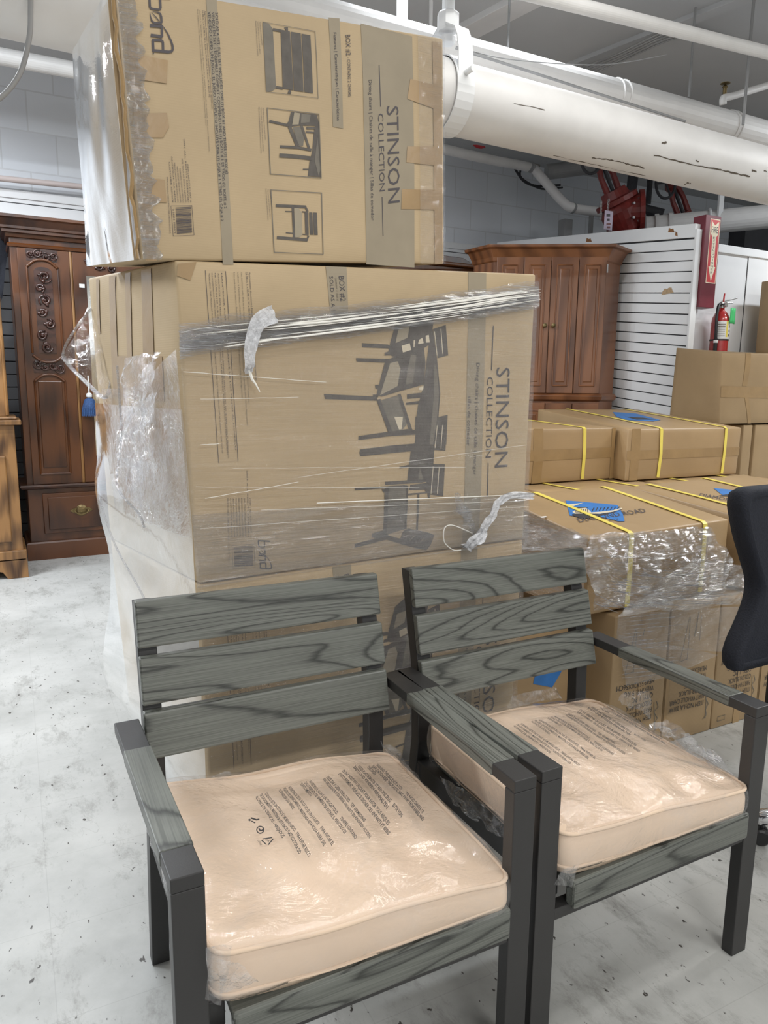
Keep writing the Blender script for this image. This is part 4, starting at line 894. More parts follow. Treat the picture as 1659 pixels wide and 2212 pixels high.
PP(ca, [(1040, 480), (1062, 470), (1130, 920), (1180, 1450), (1145, 1900), (1105, 2212), (820, 2212), (800, 1950), (850, 1620), (930, 1330), (960, 1100), (1010, 700)], D_)
PP(ca, [(1090, 1000), (1125, 1100), (1160, 1450), (1120, 1900), (1070, 2212), (1020, 2212), (1080, 1500)], Mm, 1)
PP(ca, [(530, 350), (760, 190), (860, 130), (960, 110), (1100, 50), (1115, 100), (1065, 480), (1040, 520), (720, 640), (440, 750), (425, 720)], D_)
PP(ca, [(560, 470), (720, 440), (690, 620), (510, 700)], Lg, 1)
PP(ca, [(420, 745), (740, 620), (980, 520), (1050, 480), (1020, 720), (930, 780), (640, 900), (470, 900), (400, 860)], D_, 0)
for q in ([(960, 590), (1005, 575), (1020, 690), (962, 692)], [(860, 650), (912, 620), (930, 700), (845, 712)], [(600, 740), (720, 700), (745, 800), (620, 842)], [(780, 660), (800, 650), (792, 760), (778, 760)]): PP(ca, q, G_, 2)
PP(ca, [(10, 700), (400, 722), (440, 745), (415, 780), (15, 762)], D_); PP(ca, [(-80, 922), (420, 935), (400, 995), (-70, 975)], D_); PP(ca, [(-560, 1460), (230, 1498), (245, 1560), (-540, 1535)], D_)
PP(ca, [(345, 885), (350, 842), (480, 800), (480, 880)], D_); PP(ca, [(205, 1325), (280, 1318), (262, 1384), (212, 1382)], D_); PP(ca, [(170, 1470), (260, 1465), (250, 1512), (178, 1510)], D_)
PP(ca, [(350, 990), (430, 930), (740, 800), (930, 730), (960, 1000), (930, 1320), (640, 1400), (300, 1500), (225, 1470)], D_, 1)
PP(ca, [(430, 1000), (540, 970), (582, 1080), (540, 1340), (280, 1480), (350, 1250)], Lg, 2); PP(ca, [(740, 870), (820, 880), (770, 1300), (660, 1320), (690, 1100)], Mm, 2)
PP(ca, [(855, 1400), (862, 1365), (930, 1335), (922, 1400)], G_, 2)
PP(ca, [(1070, 490), (1262, 428), (1297, 880), (1140, 925)], D_)
LL(ca, [(1090, 525), (1130, 885)], 11, G_, 2); LL(ca, [(1186, 490), (1214, 860)], 11, G_, 2)
PP(ca, [(682, 1465), (915, 1438), (905, 1515), (682, 1535)], D_); PP(ca, [(668, 1590), (912, 1555), (880, 1610), (665, 1622)], D_)
PP(ca, [(300, 1550), (540, 1480), (690, 1900), (620, 1985), (400, 2040), (330, 1730)], Mm, 1); PP(ca, [(490, 1800), (620, 1800), (600, 1985), (560, 1990)], G_, 2)
LL(ca, [(255, 1540), (440, 2050)], 60, D_, 2); LL(ca, [(560, 1460), (740, 2010)], 50, D_, 2)
PP(ca, [(0, 2080), (420, 2020), (700, 1980), (820, 2000), (810, 2065), (440, 2085), (10, 2140)], D_, 2); PP(ca, [(-40, 2085), (20, 2080), (30, 2140), (-45, 2145)], D_, 0)
PP(ca, [(1140, 1805), (1290, 1770), (1270, 2212), (1110, 2212)], D_); LL(ca, [(1130, 1930), (1105, 2212)], 10, G_, 2); LL(ca, [(1212, 1930), (1190, 2212)], 10, G_, 2)
PP(cb, [(240, 450), (690, 395), (1000, 370), (1010, 470), (245, 545), (228, 500)], D_, 1)
PP(cb, [(1000, 0), (1250, 0), (1262, 460), (1245, 700), (1200, 1130), (1170, 1110), (1150, 900), (885, 900), (935, 490), (1000, 330)], D_)
PP(cb, [(1060, 700), (1110, 860), (1040, 880)], Mm, 1); PP(cb, [(780, 690), (915, 662), (915, 690), (785, 716)], D_)
PP(cb, [(1240, 455), (1440, 60), (1415, 470), (1262, 460)], D_, 0)
LL(cb, [(1300, 120), (1268, 432)], 9, G_, 3, .157); LL(cb, [(1372, 120), (1350, 438)], 9, G_, 3, .157)
PP(cb, [(1245, 655), (1408, 655), (1383, 1100), (1200, 1075)], D_); LL(cb, [(1245, 685), (1214, 1062)], 9, G_, 2, .157); LL(cb, [(1327, 690), (1300, 1064)], 9, G_, 2, .157)
LL(cb, [(582, 920), (1110, 885)], 45, D_, 1, .157); LL(cb, [(162, 1000), (560, 975), (905, 965)], 28, D_, 1, .157); PP(cb, [(535, 1000), (640, 990), (640, 1045), (560, 1045)], D_)
PP(cb, [(930, 940), (1170, 910), (1200, 1050), (900, 1085), (905, 1060), (1140, 1040), (1130, 1005), (910, 1010)], D_, 1)
PP(cb, [(630, 955), (880, 940), (882, 1540), (612, 1625)], Mm, 0); LL(cb, [(605, 960), (582, 1610)], 55, D_, 1, .157); LL(cb, [(890, 950), (862, 1550)], 28, D_, 1, .157); LL(cb, [(1042, 1060), (1020, 1565)], 28, D_, 1, .157)
PP(cb, [(790, 1680), (830, 1575), (900, 1540), (1160, 1590), (1262, 1630), (1215, 1760), (1150, 1845), (860, 1775), (620, 1700), (640, 1640)], D_, 1); LL(cb, [(920, 1710), (985, 1640)], 7, Lg, 2, .157); LL(cb, [(1070, 1730), (1115, 1670)], 7, Lg, 2, .157)
PP(cb, [(400, 1610), (560, 1565), (640, 1640), (620, 1700), (400, 1665)], D_, 0); PP(cb, [(160, 1755), (570, 1640), (620, 1690), (165, 1808)], D_, 1)
# small print
mp_.line([(443, 584.5), (487, 586), (514, 995), (472, 1000)], 1.1, M['ink'], 1, True)
sm_ = 'ASSEMBLY RECOMMENDED. USE ON LEVEL GROUND ONLY. KEEP AWAY FROM OPEN FLAME. MANUFACTURED FOR HOUSEHOLD USE'
def small(P, a, b, st, cap=2.6, m='ink'):
    d = (Vector(b) - Vector(a)).normalized(); n_ = Vector((d.y, -d.x)) * cap; P.text(st, a, b, (a[0] + n_.x, a[1] + n_.y), M[m])
lines = ['WARNING: THIS PRODUCT IS FOR RESIDENTIAL OUTDOOR USE ONLY. DO NOT STAND ON OR USE AS A LADDER. KEEP OUT OF', 'REACH OF CHILDREN WHEN MOVING. AVERTISSEMENT: CE PRODUIT EST POUR USAGE RESIDENTIEL EXTERIEUR SEULEMENT.', 'NE PAS MONTER SUR CE PRODUIT. TENIR HORS DE PORTEE DES ENFANTS LORS DU DEPLACEMENT.', 'ADVERTENCIA: ESTE PRODUCTO ES SOLO PARA USO RESIDENCIAL EN EXTERIORES. NO SE PARE SOBRE EL PRODUCTO', 'MANTENER FUERA DEL ALCANCE DE LOS NINOS AL MOVERLO.']
for k, (x0_, x1_, ye) in enumerate(((450, 479, 980), (456, 470, 760), (463, 490, 985), (470, 492, 990), (477, 508, 975))): small(mp_, (x0_, 590), (x0_ + (x1_ - x0_), ye), lines[k])
for a, b, st, c, m_ in (((537, 588), (552, 822), 'Approximate dimensions | Dimensions approximatives | Dimensiones aproximadas', 3.4, 'ink'), ((530, 588), (545, 790), '25.98 in. L x 25.98 in. W x 33.46 in. H (66 cm L x 66 cm W x 85 cm H)', 3.8, 'ink'),
        ((520, 588), (537, 875), 'Use outdoors only. Due to the handcrafted nature of this product, slight variations may occur in every piece.', 3, 'inkl'), ((512, 588), (533, 920), "Utiliser \u00e0 l'ext\u00e9rieur uniquement. En raison de la nature artisanale du produit, peut varier l\u00e9g\u00e8rement", 3, 'inkl'), ((504, 588), (522, 862), 'S\u00f3lo para uso al exterior. Debido a la naturaleza artesanal del producto, puede variar ligeramente', 3, 'inkl')): small(mp_, a, b, st, c, m_)
addr = ['ITEM | ARTICLE | ART. #', '2021 ALL RIGHTS RESERVED', '2021 TOUS LES DROITS RESERVES', 'RESERVADOS TODOS LOS DERECHOS', 'MARCA CREADA Y HECHA PARA EXTERIORES', 'MARQUE CONCUE PAR FABRICATION CO. INC.', 'ANTIOCH, CA 94509', 'CUSTOMER SERVICE', 'MADE IN CHINA | FABRIQUE EN CHINE | HECHO EN CHINA']
for k in range(9): small(mp_, (538 - k * 6.0, 1016 + (60 if k not in (1,) else 0)), (541 - k * 6.0, 1160 if k < 8 else 1215), addr[k], 3)
mp_.line([(501, 1178), (548, 1176), (550, 1226), (503, 1228)], .8, M['ink'], 1, True); barcode(mp_, [(504, 1181), (545, 1179), (547, 1223), (506, 1225)])
logo(mp_, lambda X, Y: (440 + .303 * (385 + .27 * (X - 285)), 580 + .303 * (1935 + .244 * (Y + 60))), .078)
lp = Print(LF['front']); lp.replay(mp_)
mp_.build('printed_artwork', mid); lp.build('printed_artwork', low)
# ---- print on the top box
tp_ = Print(UF['front'])
tp_.poly([(778.6, 51), (889.8, 79), (895, 578), (791, 571)], M['band'], 0); tp_.poly([(709, 38), (733, 40), (741, 278), (718.7, 274)], M['band'], 0)
tp_.poly([(444, -16), (467, -12), (504, 572), (481, 572)], M['band'], 0)
tp_.text('STINSON', (834.6, 230), (838, 440), (861, 229), M['ink']); tp_.text('COLLECTION', (815.8, 246), (819.2, 414), (827.8, 245), M['ink'])
tp_.line([(818.4, 141), (821.4, 231)], 1.8, M['ink']); tp_.line([(824.8, 426), (827, 510)], 1.8, M['ink'])
tp_.text('Dining chairs | Chaises de salle \u00e0 manger | Sillas de comedor', (795.7, 173), (801.3, 477), (803, 172.6), M['ink'])
tp_.text('Features | Caract\u00e9ristiques | Caracter\u00edsticas', (719.5, 71), (727.5, 261), (726, 70.6), M['ink'])
tp_.text('BOX #2', (745.6, 76), (747.3, 120.7), (756.3, 75.3), M['ink']); tp_.text('- CONTAINS 2 CHAIRS', (749, 124), (751.6, 209.7), (756, 123.7), M['ink'])
tp_.text('SOLD AS A SET. FULL SET INCLUDES ONE (1) BOX #1 AND THREE (3) BOX #2', (464.5, 28), (487, 377), (470.5, 27.6), M['ink'])
tp_.text("VENDU EN SET. L'ENSEMBLE COMPLET COMPREND UNE (1) BOITE # 1 ET TROIS (3) BOITE # 2", (456.5, 27), (484, 451), (462.5, 26.6), M['ink'])
tp_.text('VENDIDO COMO UN JUEGO. EL JUEGO COMPLETO INCLUYE UNA (1) CAJA # 1 Y TRES (3) CAJA # 2', (448.7, 26), (477, 478), (454.7, 25.6), M['ink'])
for a, b, st, c, m_ in (((441, 24), (457, 236), 'Approximate dimensions | Dimensions approximatives | Dimensiones aproximadas', 3, 'ink'), ((436, 23), (451, 210), '25.98 in. L x 25.98 in. W x 33.46 in. H (66 cm L x 66 cm W x 85 cm H)', 3, 'ink'),
        ((430.5, 22), (451, 327), "Utiliser \u00e0 l'ext\u00e9rieur uniquement. En raison de la nature artisanale du produit, peut varier l\u00e9g\u00e8rement", 2.4, 'inkl'), ((425.4, 21), (444, 273), 'Use outdoors only. Due to the handcrafted nature of this product, slight variations may occur', 2.4, 'inkl')): small(tp_, a, b, st, c, m_)
lt = cr(280, 0, .14467); logo(tp_, lt, .1447, True)
for k in range(9):
    y0_ = (355, 300, 343, 365, 360, 352, 338, 350, 383)[k]; small(tp_, (406 - k * 5.6 - .03 * (438 - y0_), y0_), (411 - k * 5.6, 438 if k < 8 else 505), addr[k], 2.8)
tp_.line([(369, 445), (414, 444), (419, 508), (374, 510)], 1, M['ink'], 1, True); barcode(tp_, [(379, 449), (412, 447), (415, 504), (382, 507)]); tp_.text('0 39511 19053 9', (372, 452), (376, 504), (376, 451.6), M['ink'])
A1 = cr(540, 30, .1085); A2 = cr(540, 220, .15372)
def TP(tf, pts, m, lay=0): tp_.poly([tf(*p) for p in pts], m, lay)
def TL(tf, pts, w, m, lay=1, k=.1085, cl=False): tp_.line([tf(*p) for p in pts], w * k, m, lay, cl)
TP(A1, [(250, 165), (370, 195), (450, 300), (515, 1480), (440, 1540), (322, 1550)], Mm); TL(A1, [(250, 165), (1290, 352), (1352, 1685), (322, 1552)], 14, M['pic_mid'], 2, cl=True)
for q in ([(605, 315), (790, 355), (860, 1525), (650, 1490)], [(808, 358), (1005, 392), (1062, 1558), (872, 1530)], [(1022, 398), (1198, 430), (1250, 1588), (1080, 1560)]): TP(A1, q, D_, 1)
TL(A1, [(450, 312), (610, 342)], 52, D_, 1); TL(A1, [(515, 1462), (655, 1486)], 50, D_, 1); TP(A1, [(675, 270), (752, 272), (755, 350), (712, 335)], D_, 1); TP(A1, [(740, 1588), (775, 1515), (815, 1520), (815, 1597)], D_, 1)
TL(A2, [(238, 88), (965, 175), (998, 1075), (285, 1015)], 16, Mm, 2, .1537, True)
TP(A2, [(575, 140), (950, 185), (935, 340), (700, 335), (560, 352), (535, 290)], D_, 0); TP(A2, [(620, 150), (700, 165), (680, 320), (590, 325)], Lg, 1); TP(A2, [(720, 170), (850, 185), (830, 290), (710, 300)], Mm, 1)
LLs = [([(268, 272), (540, 335)], 36), ([(520, 300), (590, 355)], 40), ([(550, 345), (665, 620)], 48), ([(720, 335), (825, 650)], 34), ([(420, 630), (670, 645), (860, 680)], 38), ([(410, 755), (650, 770), (880, 800)], 56), ([(790, 370), (930, 372)], 38), ([(780, 425), (910, 435)], 22), ([(740, 950), (820, 950)], 16)]
for q, w in LLs: TL(A2, q, w, D_, 1, .1537)
TP(A2, [(600, 360), (720, 345), (755, 520), (745, 620), (680, 625)], Mm, 0); TP(A2, [(940, 190), (965, 300), (992, 1060), (810, 1045), (835, 840), (872, 690), (895, 430)], D_, 0); TP(A2, [(945, 500), (985, 960), (960, 1040), (905, 830)], Mm, 1)
TL(A2, [(292, 1238), (1003, 1282), (1025, 2143), (338, 2115)], 15, Mm, 2, .1537, True)
for q, w in (([(360, 1460), (780, 1477)], 40), ([(770, 1465), (810, 1545)], 26), ([(375, 1908), (805, 1942)], 42), ([(795, 1950), (820, 1880)], 26), ([(598, 1490), (618, 1925)], 30), ([(490, 1540), (600, 1542)], 12), ([(500, 1840), (612, 1850)], 14), ([(725, 1545), (810, 1550)], 16), ([(735, 1862), (820, 1868)], 16)): TL(A2, q, w, D_, 1, .1537)
TP(A2, [(618, 1490), (680, 1495), (728, 1560), (735, 1865), (692, 1905), (632, 1905)], Lg, 0)
for q in ([(765, 1550), (815, 1553), (822, 1868), (775, 1866)], [(828, 1553), (873, 1555), (886, 1870), (838, 1868)], [(884, 1556), (936, 1558), (950, 1873), (896, 1871)]): TP(A2, q, D_, 1)
for ox_, oy_, n_ in ((551, 46, 75), (558, 232, 100), (573, 408, 68)):
    for k in range(3): small(tp_, (ox_ + k * 4.5 - 0, oy_ + k), (ox_ + 5 + k * 4.5, oy_ + n_ * (1, .95, .7)[k]), ('Diseno versatil para exteriores y patios', 'Concu pour durer toute la saison dehors', 'Durable powder coated steel frame')[k], 2.2)
tp_.build('printed_artwork', up)
def tape(face, quads, par, mat='tape', off=.0022):
    for q in quads:
        t = Print(face, off, .05); t.poly(q, M[mat], 0); t.build('tape_strip', par)
tape(UF['front'], ([(287, 117), (362, 131), (360, 181), (297, 172)], [(310, 246), (360, 244.5), (365, 275), (352, 298), (312, 298)], [(310, 384), (355.5, 389), (359.5, 438), (320, 436)], [(885.6, 171), (955, 188), (950, 240), (879, 214)], [(879, 317), (955, 317), (953, 360), (877, 351)], [(868, 409), (955, 411), (955, 454), (866, 452)], [(272, 60), (292, 64), (338, 564), (316, 564)], [(933, 90), (953, 92), (955, 570), (938, 570)]), up)
tape(MF['front'], ([(383, 570), (424, 566), (411, 606), (382, 596)],), mid)
# side tapes of the middle box
def faceq(face, quads, par, mat='tape'):
    for q in quads:
        t = Print(face, .002, .06); t.addf(q, [(0, 1, 2, 3)], M[mat]); t.build('tape_strip', par)
faceq(MF['left'], ([(.30, .62), (.38, .62), (.38, .99), (.30, .99)], [(.50, .70), (.56, .70), (.56, .99), (.50, .99)], [(.68, .62), (.78, .62), (.78, .99), (.68, .99)], [(.30, .58), (.85, .58), (.85, .72), (.30, .72)], [(.12, .8), (.16, .8), (.16, .99), (.12, .99)]), mid)
# broken flap edge along the left corner of the top box
for k in range(1):
    mb = MB(); P = []
    for i in range(26):
        v = i / 25; p = UF['front'].at(.0 if k == 0 else .012, v, .004 if k else .0); P.append(p + Vector((random.uniform(-.004, .004) - (.012 if k == 0 else 0), random.uniform(-.004, .002), 0)))
    mb.tube(P, [.0030 + .002 * random.random() for _ in P], 6); mb.build('crushed_edge', M['flute'] if k else M['tape'], up)
mb = MB(); P = [UF['left'].at(.93, i / 12, .008) for i in range(13)]; mb.tube(P, .006, 6); mb.build('crushed_edge', M['card3'], up)
# ---- stretch film over the stack
wr = thing('stretch_wrap', (.9, 2.2, 0), 'clear stretch film wound around the middle and bottom boxes of the tall stack', 'plastic wrap')
mf, lf = MF['front'], LF['front']
def edge_v(px, py): return mf.uv(px, py).y
# front sheet of the middle box below the bunched band
nu, nv = 60, 50; rows = []
for j in range(nv + 1):
    row = []
    for i in range(nu + 1):
        u = -.006 + 1.012 * i / nu; vt = edge_v(383 + (1158 - 383) * (i / nu), 735 + (632 - 735) * (i / nu)); v = .0 + (vt - .0) * j / nv
        row.append(mf.at(u, v, .007 + .004 * nz((u * 5, v * 26, 1)) + .002 * nz((u * 8, v * 60, 5))))
    rows.append(row)
loft(rows).build('film_sheet', M['filmfront'], wr, smooth=True)
rows = []
for j in range(30):
    row = []
    for i in range(nu + 1):
        u = -.008 + 1.016 * i / nu; vt = edge_v(425 + (1140 - 425) * i / nu, 1103 + (1062 - 1103) * i / nu); v = vt * j / 29 - .01
        row.append(mf.at(u, v, .012 + .004 * nz((u * 4, v * 40, 2)) + .002 * nz((u * 7, v * 90, 6))))
    rows.append(row)
loft(rows).build('film_sheet', M['filmlow'], wr, smooth=True)
rows = []
for j in range(40):
    rows.append([lf.at(-.008 + 1.016 * i / nu, 1 - .99 * j / 39, .01 + .004 * nz((i * .1, j * .8, 3))) for i in range(nu + 1)])
loft(rows).build('film_sheet', M['filmfront'], wr, smooth=True)
# side sheet: follows the left faces, bulging out to the back corner, down to the floor
def Lp(z, t):
    """t 0 front edge .. 1 back corner"""
    if z > .86: f = MF['left']; v = (z - .86) / .80
    else: f = LF['left']; v = z / .845
    return f.at(1 - t, min(max(v, 0), 1), 0)
back = [(207, 870), (206, 930), (208, 990), (204, 1045), (216, 1110), (236, 1200), (238, 1300), (226, 1380), (224, 1440), (240, 1490), (268, 1525), (300, 1556)]
bz = [];
for i, (px, py) in enumerate(back):
    yv = 2.50 if i < 8 else 2.50 + (i - 7) * .09; bz.append(aY(px, py, yv))
bz = smoothpath(bz, 4); bz[-1].z = .004
rows = []; nt_ = 26
for P in bz:
    z = max(P.z, .0); fr_ = Lp(z, 0); fr_ = Vector((fr_.x - .008, 1.795, z)); row = []
    for i in range(nt_ + 1):
        t = i / nt_; b_ = Lp(z, t); q = fr_ * (1 - t) + P * t; x = min(q.x, b_.x - .01) + .004 * nz((t * 3, z * 2, 4)) + .004 * nz((t * 9 + z * 6, z * 1.2, 8))
        row.append(Vector((x, q.y, q.z)))
    rows.append(row)
loft(rows).build('film_side', M['filmside'], wr, smooth=True)
# film around the back and right so the wrap is closed
for fs_ in (MF, LF):
    for nm_ in ('right', 'back'):
        f = fs_[nm_]; loft([[f.at(i / 10, j / 10, .008) for i in range(11)] for j in range(11)]).build('film_sheet', M['filmfront'], wr, smooth=True)
# upper side piece from the band down to the loose part
rows = []
for j in range(24):
    row = []
    for i in range(25):
        t = i / 24; zt2_ = aY(383, 740, 1.8).z + (-.09 + .0) * math.sin(min(1, t * 1.6) * PI / 2) - .02 * t; z = zt2_ * (1 - j / 23) + .98 * (j / 23); b_ = Lp(z, t * .8)
        row.append(b_ + Vector((-.012 - .012 * abs(nz((t * 7, z * 4, 3))), 0, .0)))
    rows.append(row)
loft(rows).build('film_side', M['filmloose'], wr, smooth=True)
# bunched band across the front: folded film ropes
random.seed(21)
for k in range(7):
    o1 = -22 + k * 8 + random.uniform(-2, 2); P = []
    for i in range(34):
        s = i / 33; px = 384 + (1156 - 384) * s; py = 742 - 20 * s ** .5 * 2.0 - 62 * s + 10 * math.sin(s * 3.1) + o1 * (1 - .25 * s) + 3 * nz((s * 5, k, 0)); uv = mf.uv(px, py)
        P.append((uv, .012 + .008 * abs(nz((s * 6, k * 2, 5)))))
    w_ = random.uniform(.010, .024); rows = []
    for q in range(5):
        a = PI * q / 4; rows.append([mf.at(uv.x, uv.y + math.cos(a) * w_ * (1 + .5 * nz((i * .3, k, 9))) / mf.H, of + math.sin(a) * .008 + .002 * nz((i * .9, q, k))) for i, (uv, of) in enumerate(P)])
    loft(rows).build('film_rope', M['filmrope'], wr, smooth=True)
random.seed(5)
for k in range(34):
    o1 = random.uniform(-26, 26); a_ = random.uniform(0, .75); b_ = min(1, a_ + random.uniform(.15, .6)); mb = MB(); P = []
    for i in range(22):
        s = a_ + (b_ - a_) * i / 21; px = 384 + (1156 - 384) * s; py = 742 - 40 * s ** .5 - 62 * s + 10 * math.sin(s * 3.1) + o1 * (1 - .35 * s) + 3 * nz((s * 5, k, 0)); P.append(mf.at(*mf.uv(px, py), .026 + .004 * nz((s * 9, k, 3))))
    w = random.choice((.0006, .0008, .0014, .0024)); mb.tube(P, [w * (.25 + math.sin(PI * i / 21)) for i in range(22)], 6); mb.build('film_strand', M['thread'], wr, smooth=True)
for (x0_, y0_, x1_, y1_, w) in ((393, 803, 700, 826, .8), (430, 862, 640, 858, .6), (440, 1075, 640, 1040, .8), (500, 1010, 1000, 1008, .5), (420, 1050, 900, 1052, .5), (680, 1085, 1138, 1066, 1.6), (430, 960, 470, 958, .8), (640, 1030, 1130, 960, .5), (560, 1100, 1130, 1080, .6), (430, 1140, 1130, 1092, .5)):
    mb = MB(); mb.tube([mf.at(*(mf.uv(x0_ + (x1_ - x0_) * i / 14, y0_ + (y1_ - y0_) * i / 14 + random.uniform(-.6, .6))), .015) for i in range(15)], w / 950 * .8, 5); mb.build('film_strand', M['thread'], wr)
# hanging ribbon knot at left of the band
def strip(pts, w, off=.03, nm='film_tail', mat='tail', tw=.5, nq=6):
    rows = []; P = smoothpath([mf.at(*mf.uv(*p), off + (.012 if 0 < i < len(pts) - 1 else 0)) for i, p in enumerate(pts)], 7); n = len(P)
    for q in range(nq + 1):
        s = q / nq - .5; row = []
        for i, p in enumerate(P):
            t = (P[min(i + 1, n - 1)] - P[max(i - 1, 0)]).normalized(); sd = t.cross(Vector((0, -1, 0))).normalized(); ww = w[0] + (w[1] - w[0]) * i / (n - 1)
            row.append(p + sd * s * ww + Vector((0, -1, 0)) * (.006 * math.sin(q * 2.2 + i * tw) + .004 * nz((i * .5, q, 7))))
        rows.append(row)
    return loft(rows).build(nm, M[mat], wr, smooth=True)
strip([(585, 680), (553, 694), (535, 725), (530, 762), (527, 790), (531, 806)], (.045, .02)); mb = MB(); mb.tube(smoothpath([mf.at(*mf.uv(*p), .03) for p in ((529, 795), (536, 818), (543, 828), (553, 846))], 5), [.004 * (1 - i / 17) + .0008 for i in range(16)], 6); mb.build('film_tail', M['thread'], wr)
strip([(1140, 1069), (1105, 1066), (1075, 1069), (1058, 1085), (1045, 1108), (1030, 1135), (1018, 1155)], (.02, .03))
strip([(1032, 1140), (1018, 1158), (1005, 1168), (985, 1176)], (.03, .012), .035); strip([(1028, 1150), (1005, 1160), (990, 1178)], (.035, .035), .045)
strip([(1010, 1152), (1000, 1125), (990, 1105), (978, 1090)], (.012, .04), .03, 'film_tail', 'filmrope'); strip([(1000, 1120), (985, 1100), (972, 1075), (978, 1062)], (.035, .02), .03, 'film_tail', 'filmrope')
mb = MB(); mb.tube(smoothpath([mf.at(*mf.uv(*p), .03) for p in ((1008, 1148), (990, 1140), (966, 1131), (951, 1134), (946, 1150), (950, 1170), (968, 1184), (984, 1184))], 5), .0016, 6); mb.build('film_tail', M['thread'], wr)
# loose film hanging off the left back corner
lf_ = thing('loose_film', aY(190, 760, 2.4), 'crumpled loose flap of clear film sticking out left of the stack beside the armoire', 'plastic wrap')
def cs(pts, vs, **k): return [aY(p[0], p[1], v) for p, v in zip(pts, vs)]
sheet('film_flap', M['filmloose'], cs([(136, 772), (222, 862), (250, 790), (180, 700)], (2.35, 2.3, 2.3, 2.4)), 30, 30, .05, 9, 1, lf_)
sheet('film_flap', M['filmloose'], cs([(150, 745), (230, 850), (252, 780), (196, 668)], (2.42, 2.36, 2.34, 2.45)), 30, 30, .04, 12, 4, lf_)
mb = MB(); mb.tube(smoothpath(cs([(135, 768), (150, 790), (185, 825), (225, 859), (240, 830), (252, 786)], (2.35, 2.35, 2.33, 2.3, 2.3, 2.3)), 5), .006, 6); mb.tube(smoothpath(cs([(135, 768), (142, 745), (160, 715), (178, 690), (197, 667)], (2.35, 2.36, 2.38, 2.4, 2.44)), 5), .004, 6); mb.build('film_hem', M['filmrope'], lf_)
wl = []
for (q, vs, a, sd) in (([(256, 950), (300, 960), (345, 760), (262, 780)], (2.05, 1.95, 1.85, 2.1), .03, 3), ([(246, 1040), (310, 1100), (345, 850), (262, 880)], (2.05, 1.95, 1.86, 2.05), .035, 5), ([(300, 1120), (320, 1135), (340, 1000), (250, 985)], (1.95, 1.93, 1.86, 2.05), .03, 8), ([(300, 930), (330, 900), (335, 780), (310, 790)], (1.9, 1.86, 1.85, 1.92), .02, 9)):
    pts = [Vector((min(p.x, .40), p.y, p.z)) for p in cs(q, vs)]; sheet('hanging_film', M['filmloose'], pts, 26, 30, a, 11, sd, wr)
mb = MB(); mb.tube(smoothpath(cs([(253, 790), (258, 860), (262, 940), (252, 1040), (268, 1075), (300, 1110), (312, 1140)], (2.1, 2.08, 2.05, 2.05, 2.0, 1.96, 1.95)), 6), .0035, 6); mb.tube(smoothpath(cs([(212, 1045), (222, 1100), (250, 1180), (300, 1270), (330, 1330)], (2.5, 2.4, 2.2, 2.0, 1.9)), 6), .003, 6); mb.build('film_crease', M['filmrope'], wr, smooth=True)
# film on the left face and edge of the top box
tw_ = thing('stretch_wrap', (.3, 2.0, 1.66), 'clear stretch film clinging to the left side of the top box', 'plastic wrap')
f = UF['left']; loft([[f.at(i / 24, j / 24, .010 + .005 * nz((i * .25, j * .08, 2))) for i in range(25)] for j in range(25)]).build('film_side', M['filmside'], tw_, smooth=True)
f = UF['front']; loft([[f.at(-.004 + (.050 + .03 * nz((j * .4, 3, 1)) + .02 * nz((j * 1.7, 5, 1))) * i / 8, j / 60, .006 + .005 * abs(nz((i * .7, j * 1.3, 4)))) for i in range(9)] for j in range(61)]).build('film_edge', M['filmwrap'], tw_, smooth=True)
loft([[f.at(.90 + .10 * i / 8, j / 60, .005 + .004 * abs(nz((i * .7, j * 1.6, 9)))) for i in range(9)] for j in range(61)]).build('film_edge', M['filmfront'], tw_, smooth=True)
# white sheet tucked behind the first chair
a, b = aY(318, 1419, 1.74), aY(432, 1400, 1.74); mb = MB(); mb.add([a + Vector((0, 0, -.03)), b + Vector((0, 0, -.035)), b + Vector((0, .012, .02)), a + Vector((0, .012, .018))], [(0, 1, 2, 3)])
o = tag(mb.build('paper_sheet', M['label']), 'white paper stuck on the bottom box, seen between slats of the left chair', 'paper'); s_ = o.modifiers.new('t', 'SOLIDIFY'); s_.thickness = .002
# ================================================================== CARTONS AT THE RIGHT
def g5(a, b): return (1100 + a * .3616, 850 + b * .3616)
def strap_on(par, pts, w=.014, nrm=None):
    """yellow band laid along 3D points"""
    mb = MB(); P = [Vector(p) for p in pts]
    for i in range(len(P) - 1):
        p, q = P[i], P[i + 1]; t = (q - p).normalized(); nn = Vector(nrm[i]); sd = t.cross(nn).normalized() * w / 2; up_ = nn.normalized() * .002
        mb.hexa([p - sd, q - sd, q + sd, p + sd, p - sd + up_, q - sd + up_, q + sd + up_, p + sd + up_])
    return mb.build('strap', M['yellow'], par)
def straps(o, FS, us, tails=True):
    for u in us:
        pts = [FS['back'].at(1 - u, .02, .004), FS['back'].at(1 - u, .995, .004), FS['top'].at(u, .985, .004), FS['top'].at(u, .5, .004), FS['top'].at(u, .012, .004), FS['front'].at(u, .985, .005), FS['front'].at(u, .5, .006), FS['front'].at(u, .03, .005)]
        n = [(0, 1, 0)] * 1 + [(0, 1, 1)] + [(0, 0, 1)] * 2 + [(0, -1, 1)] + [(0, -1, 0)] * 2
        strap_on(o, pts, .022, n)
def carton(mat, bot, top, lab, bulge=.008, seed=1, grp='strapped cartons at the right'):
    o, fs = fbox('carton', M[mat], bot, top, n=10, bulge=(bulge,) * 4, wob=.005, seed=seed); tag(o, lab, 'box', grp); return o, fs
def drop(top, z0, shrink=0):
    return [Vector((p.x, p.y, z0)) for p in top]
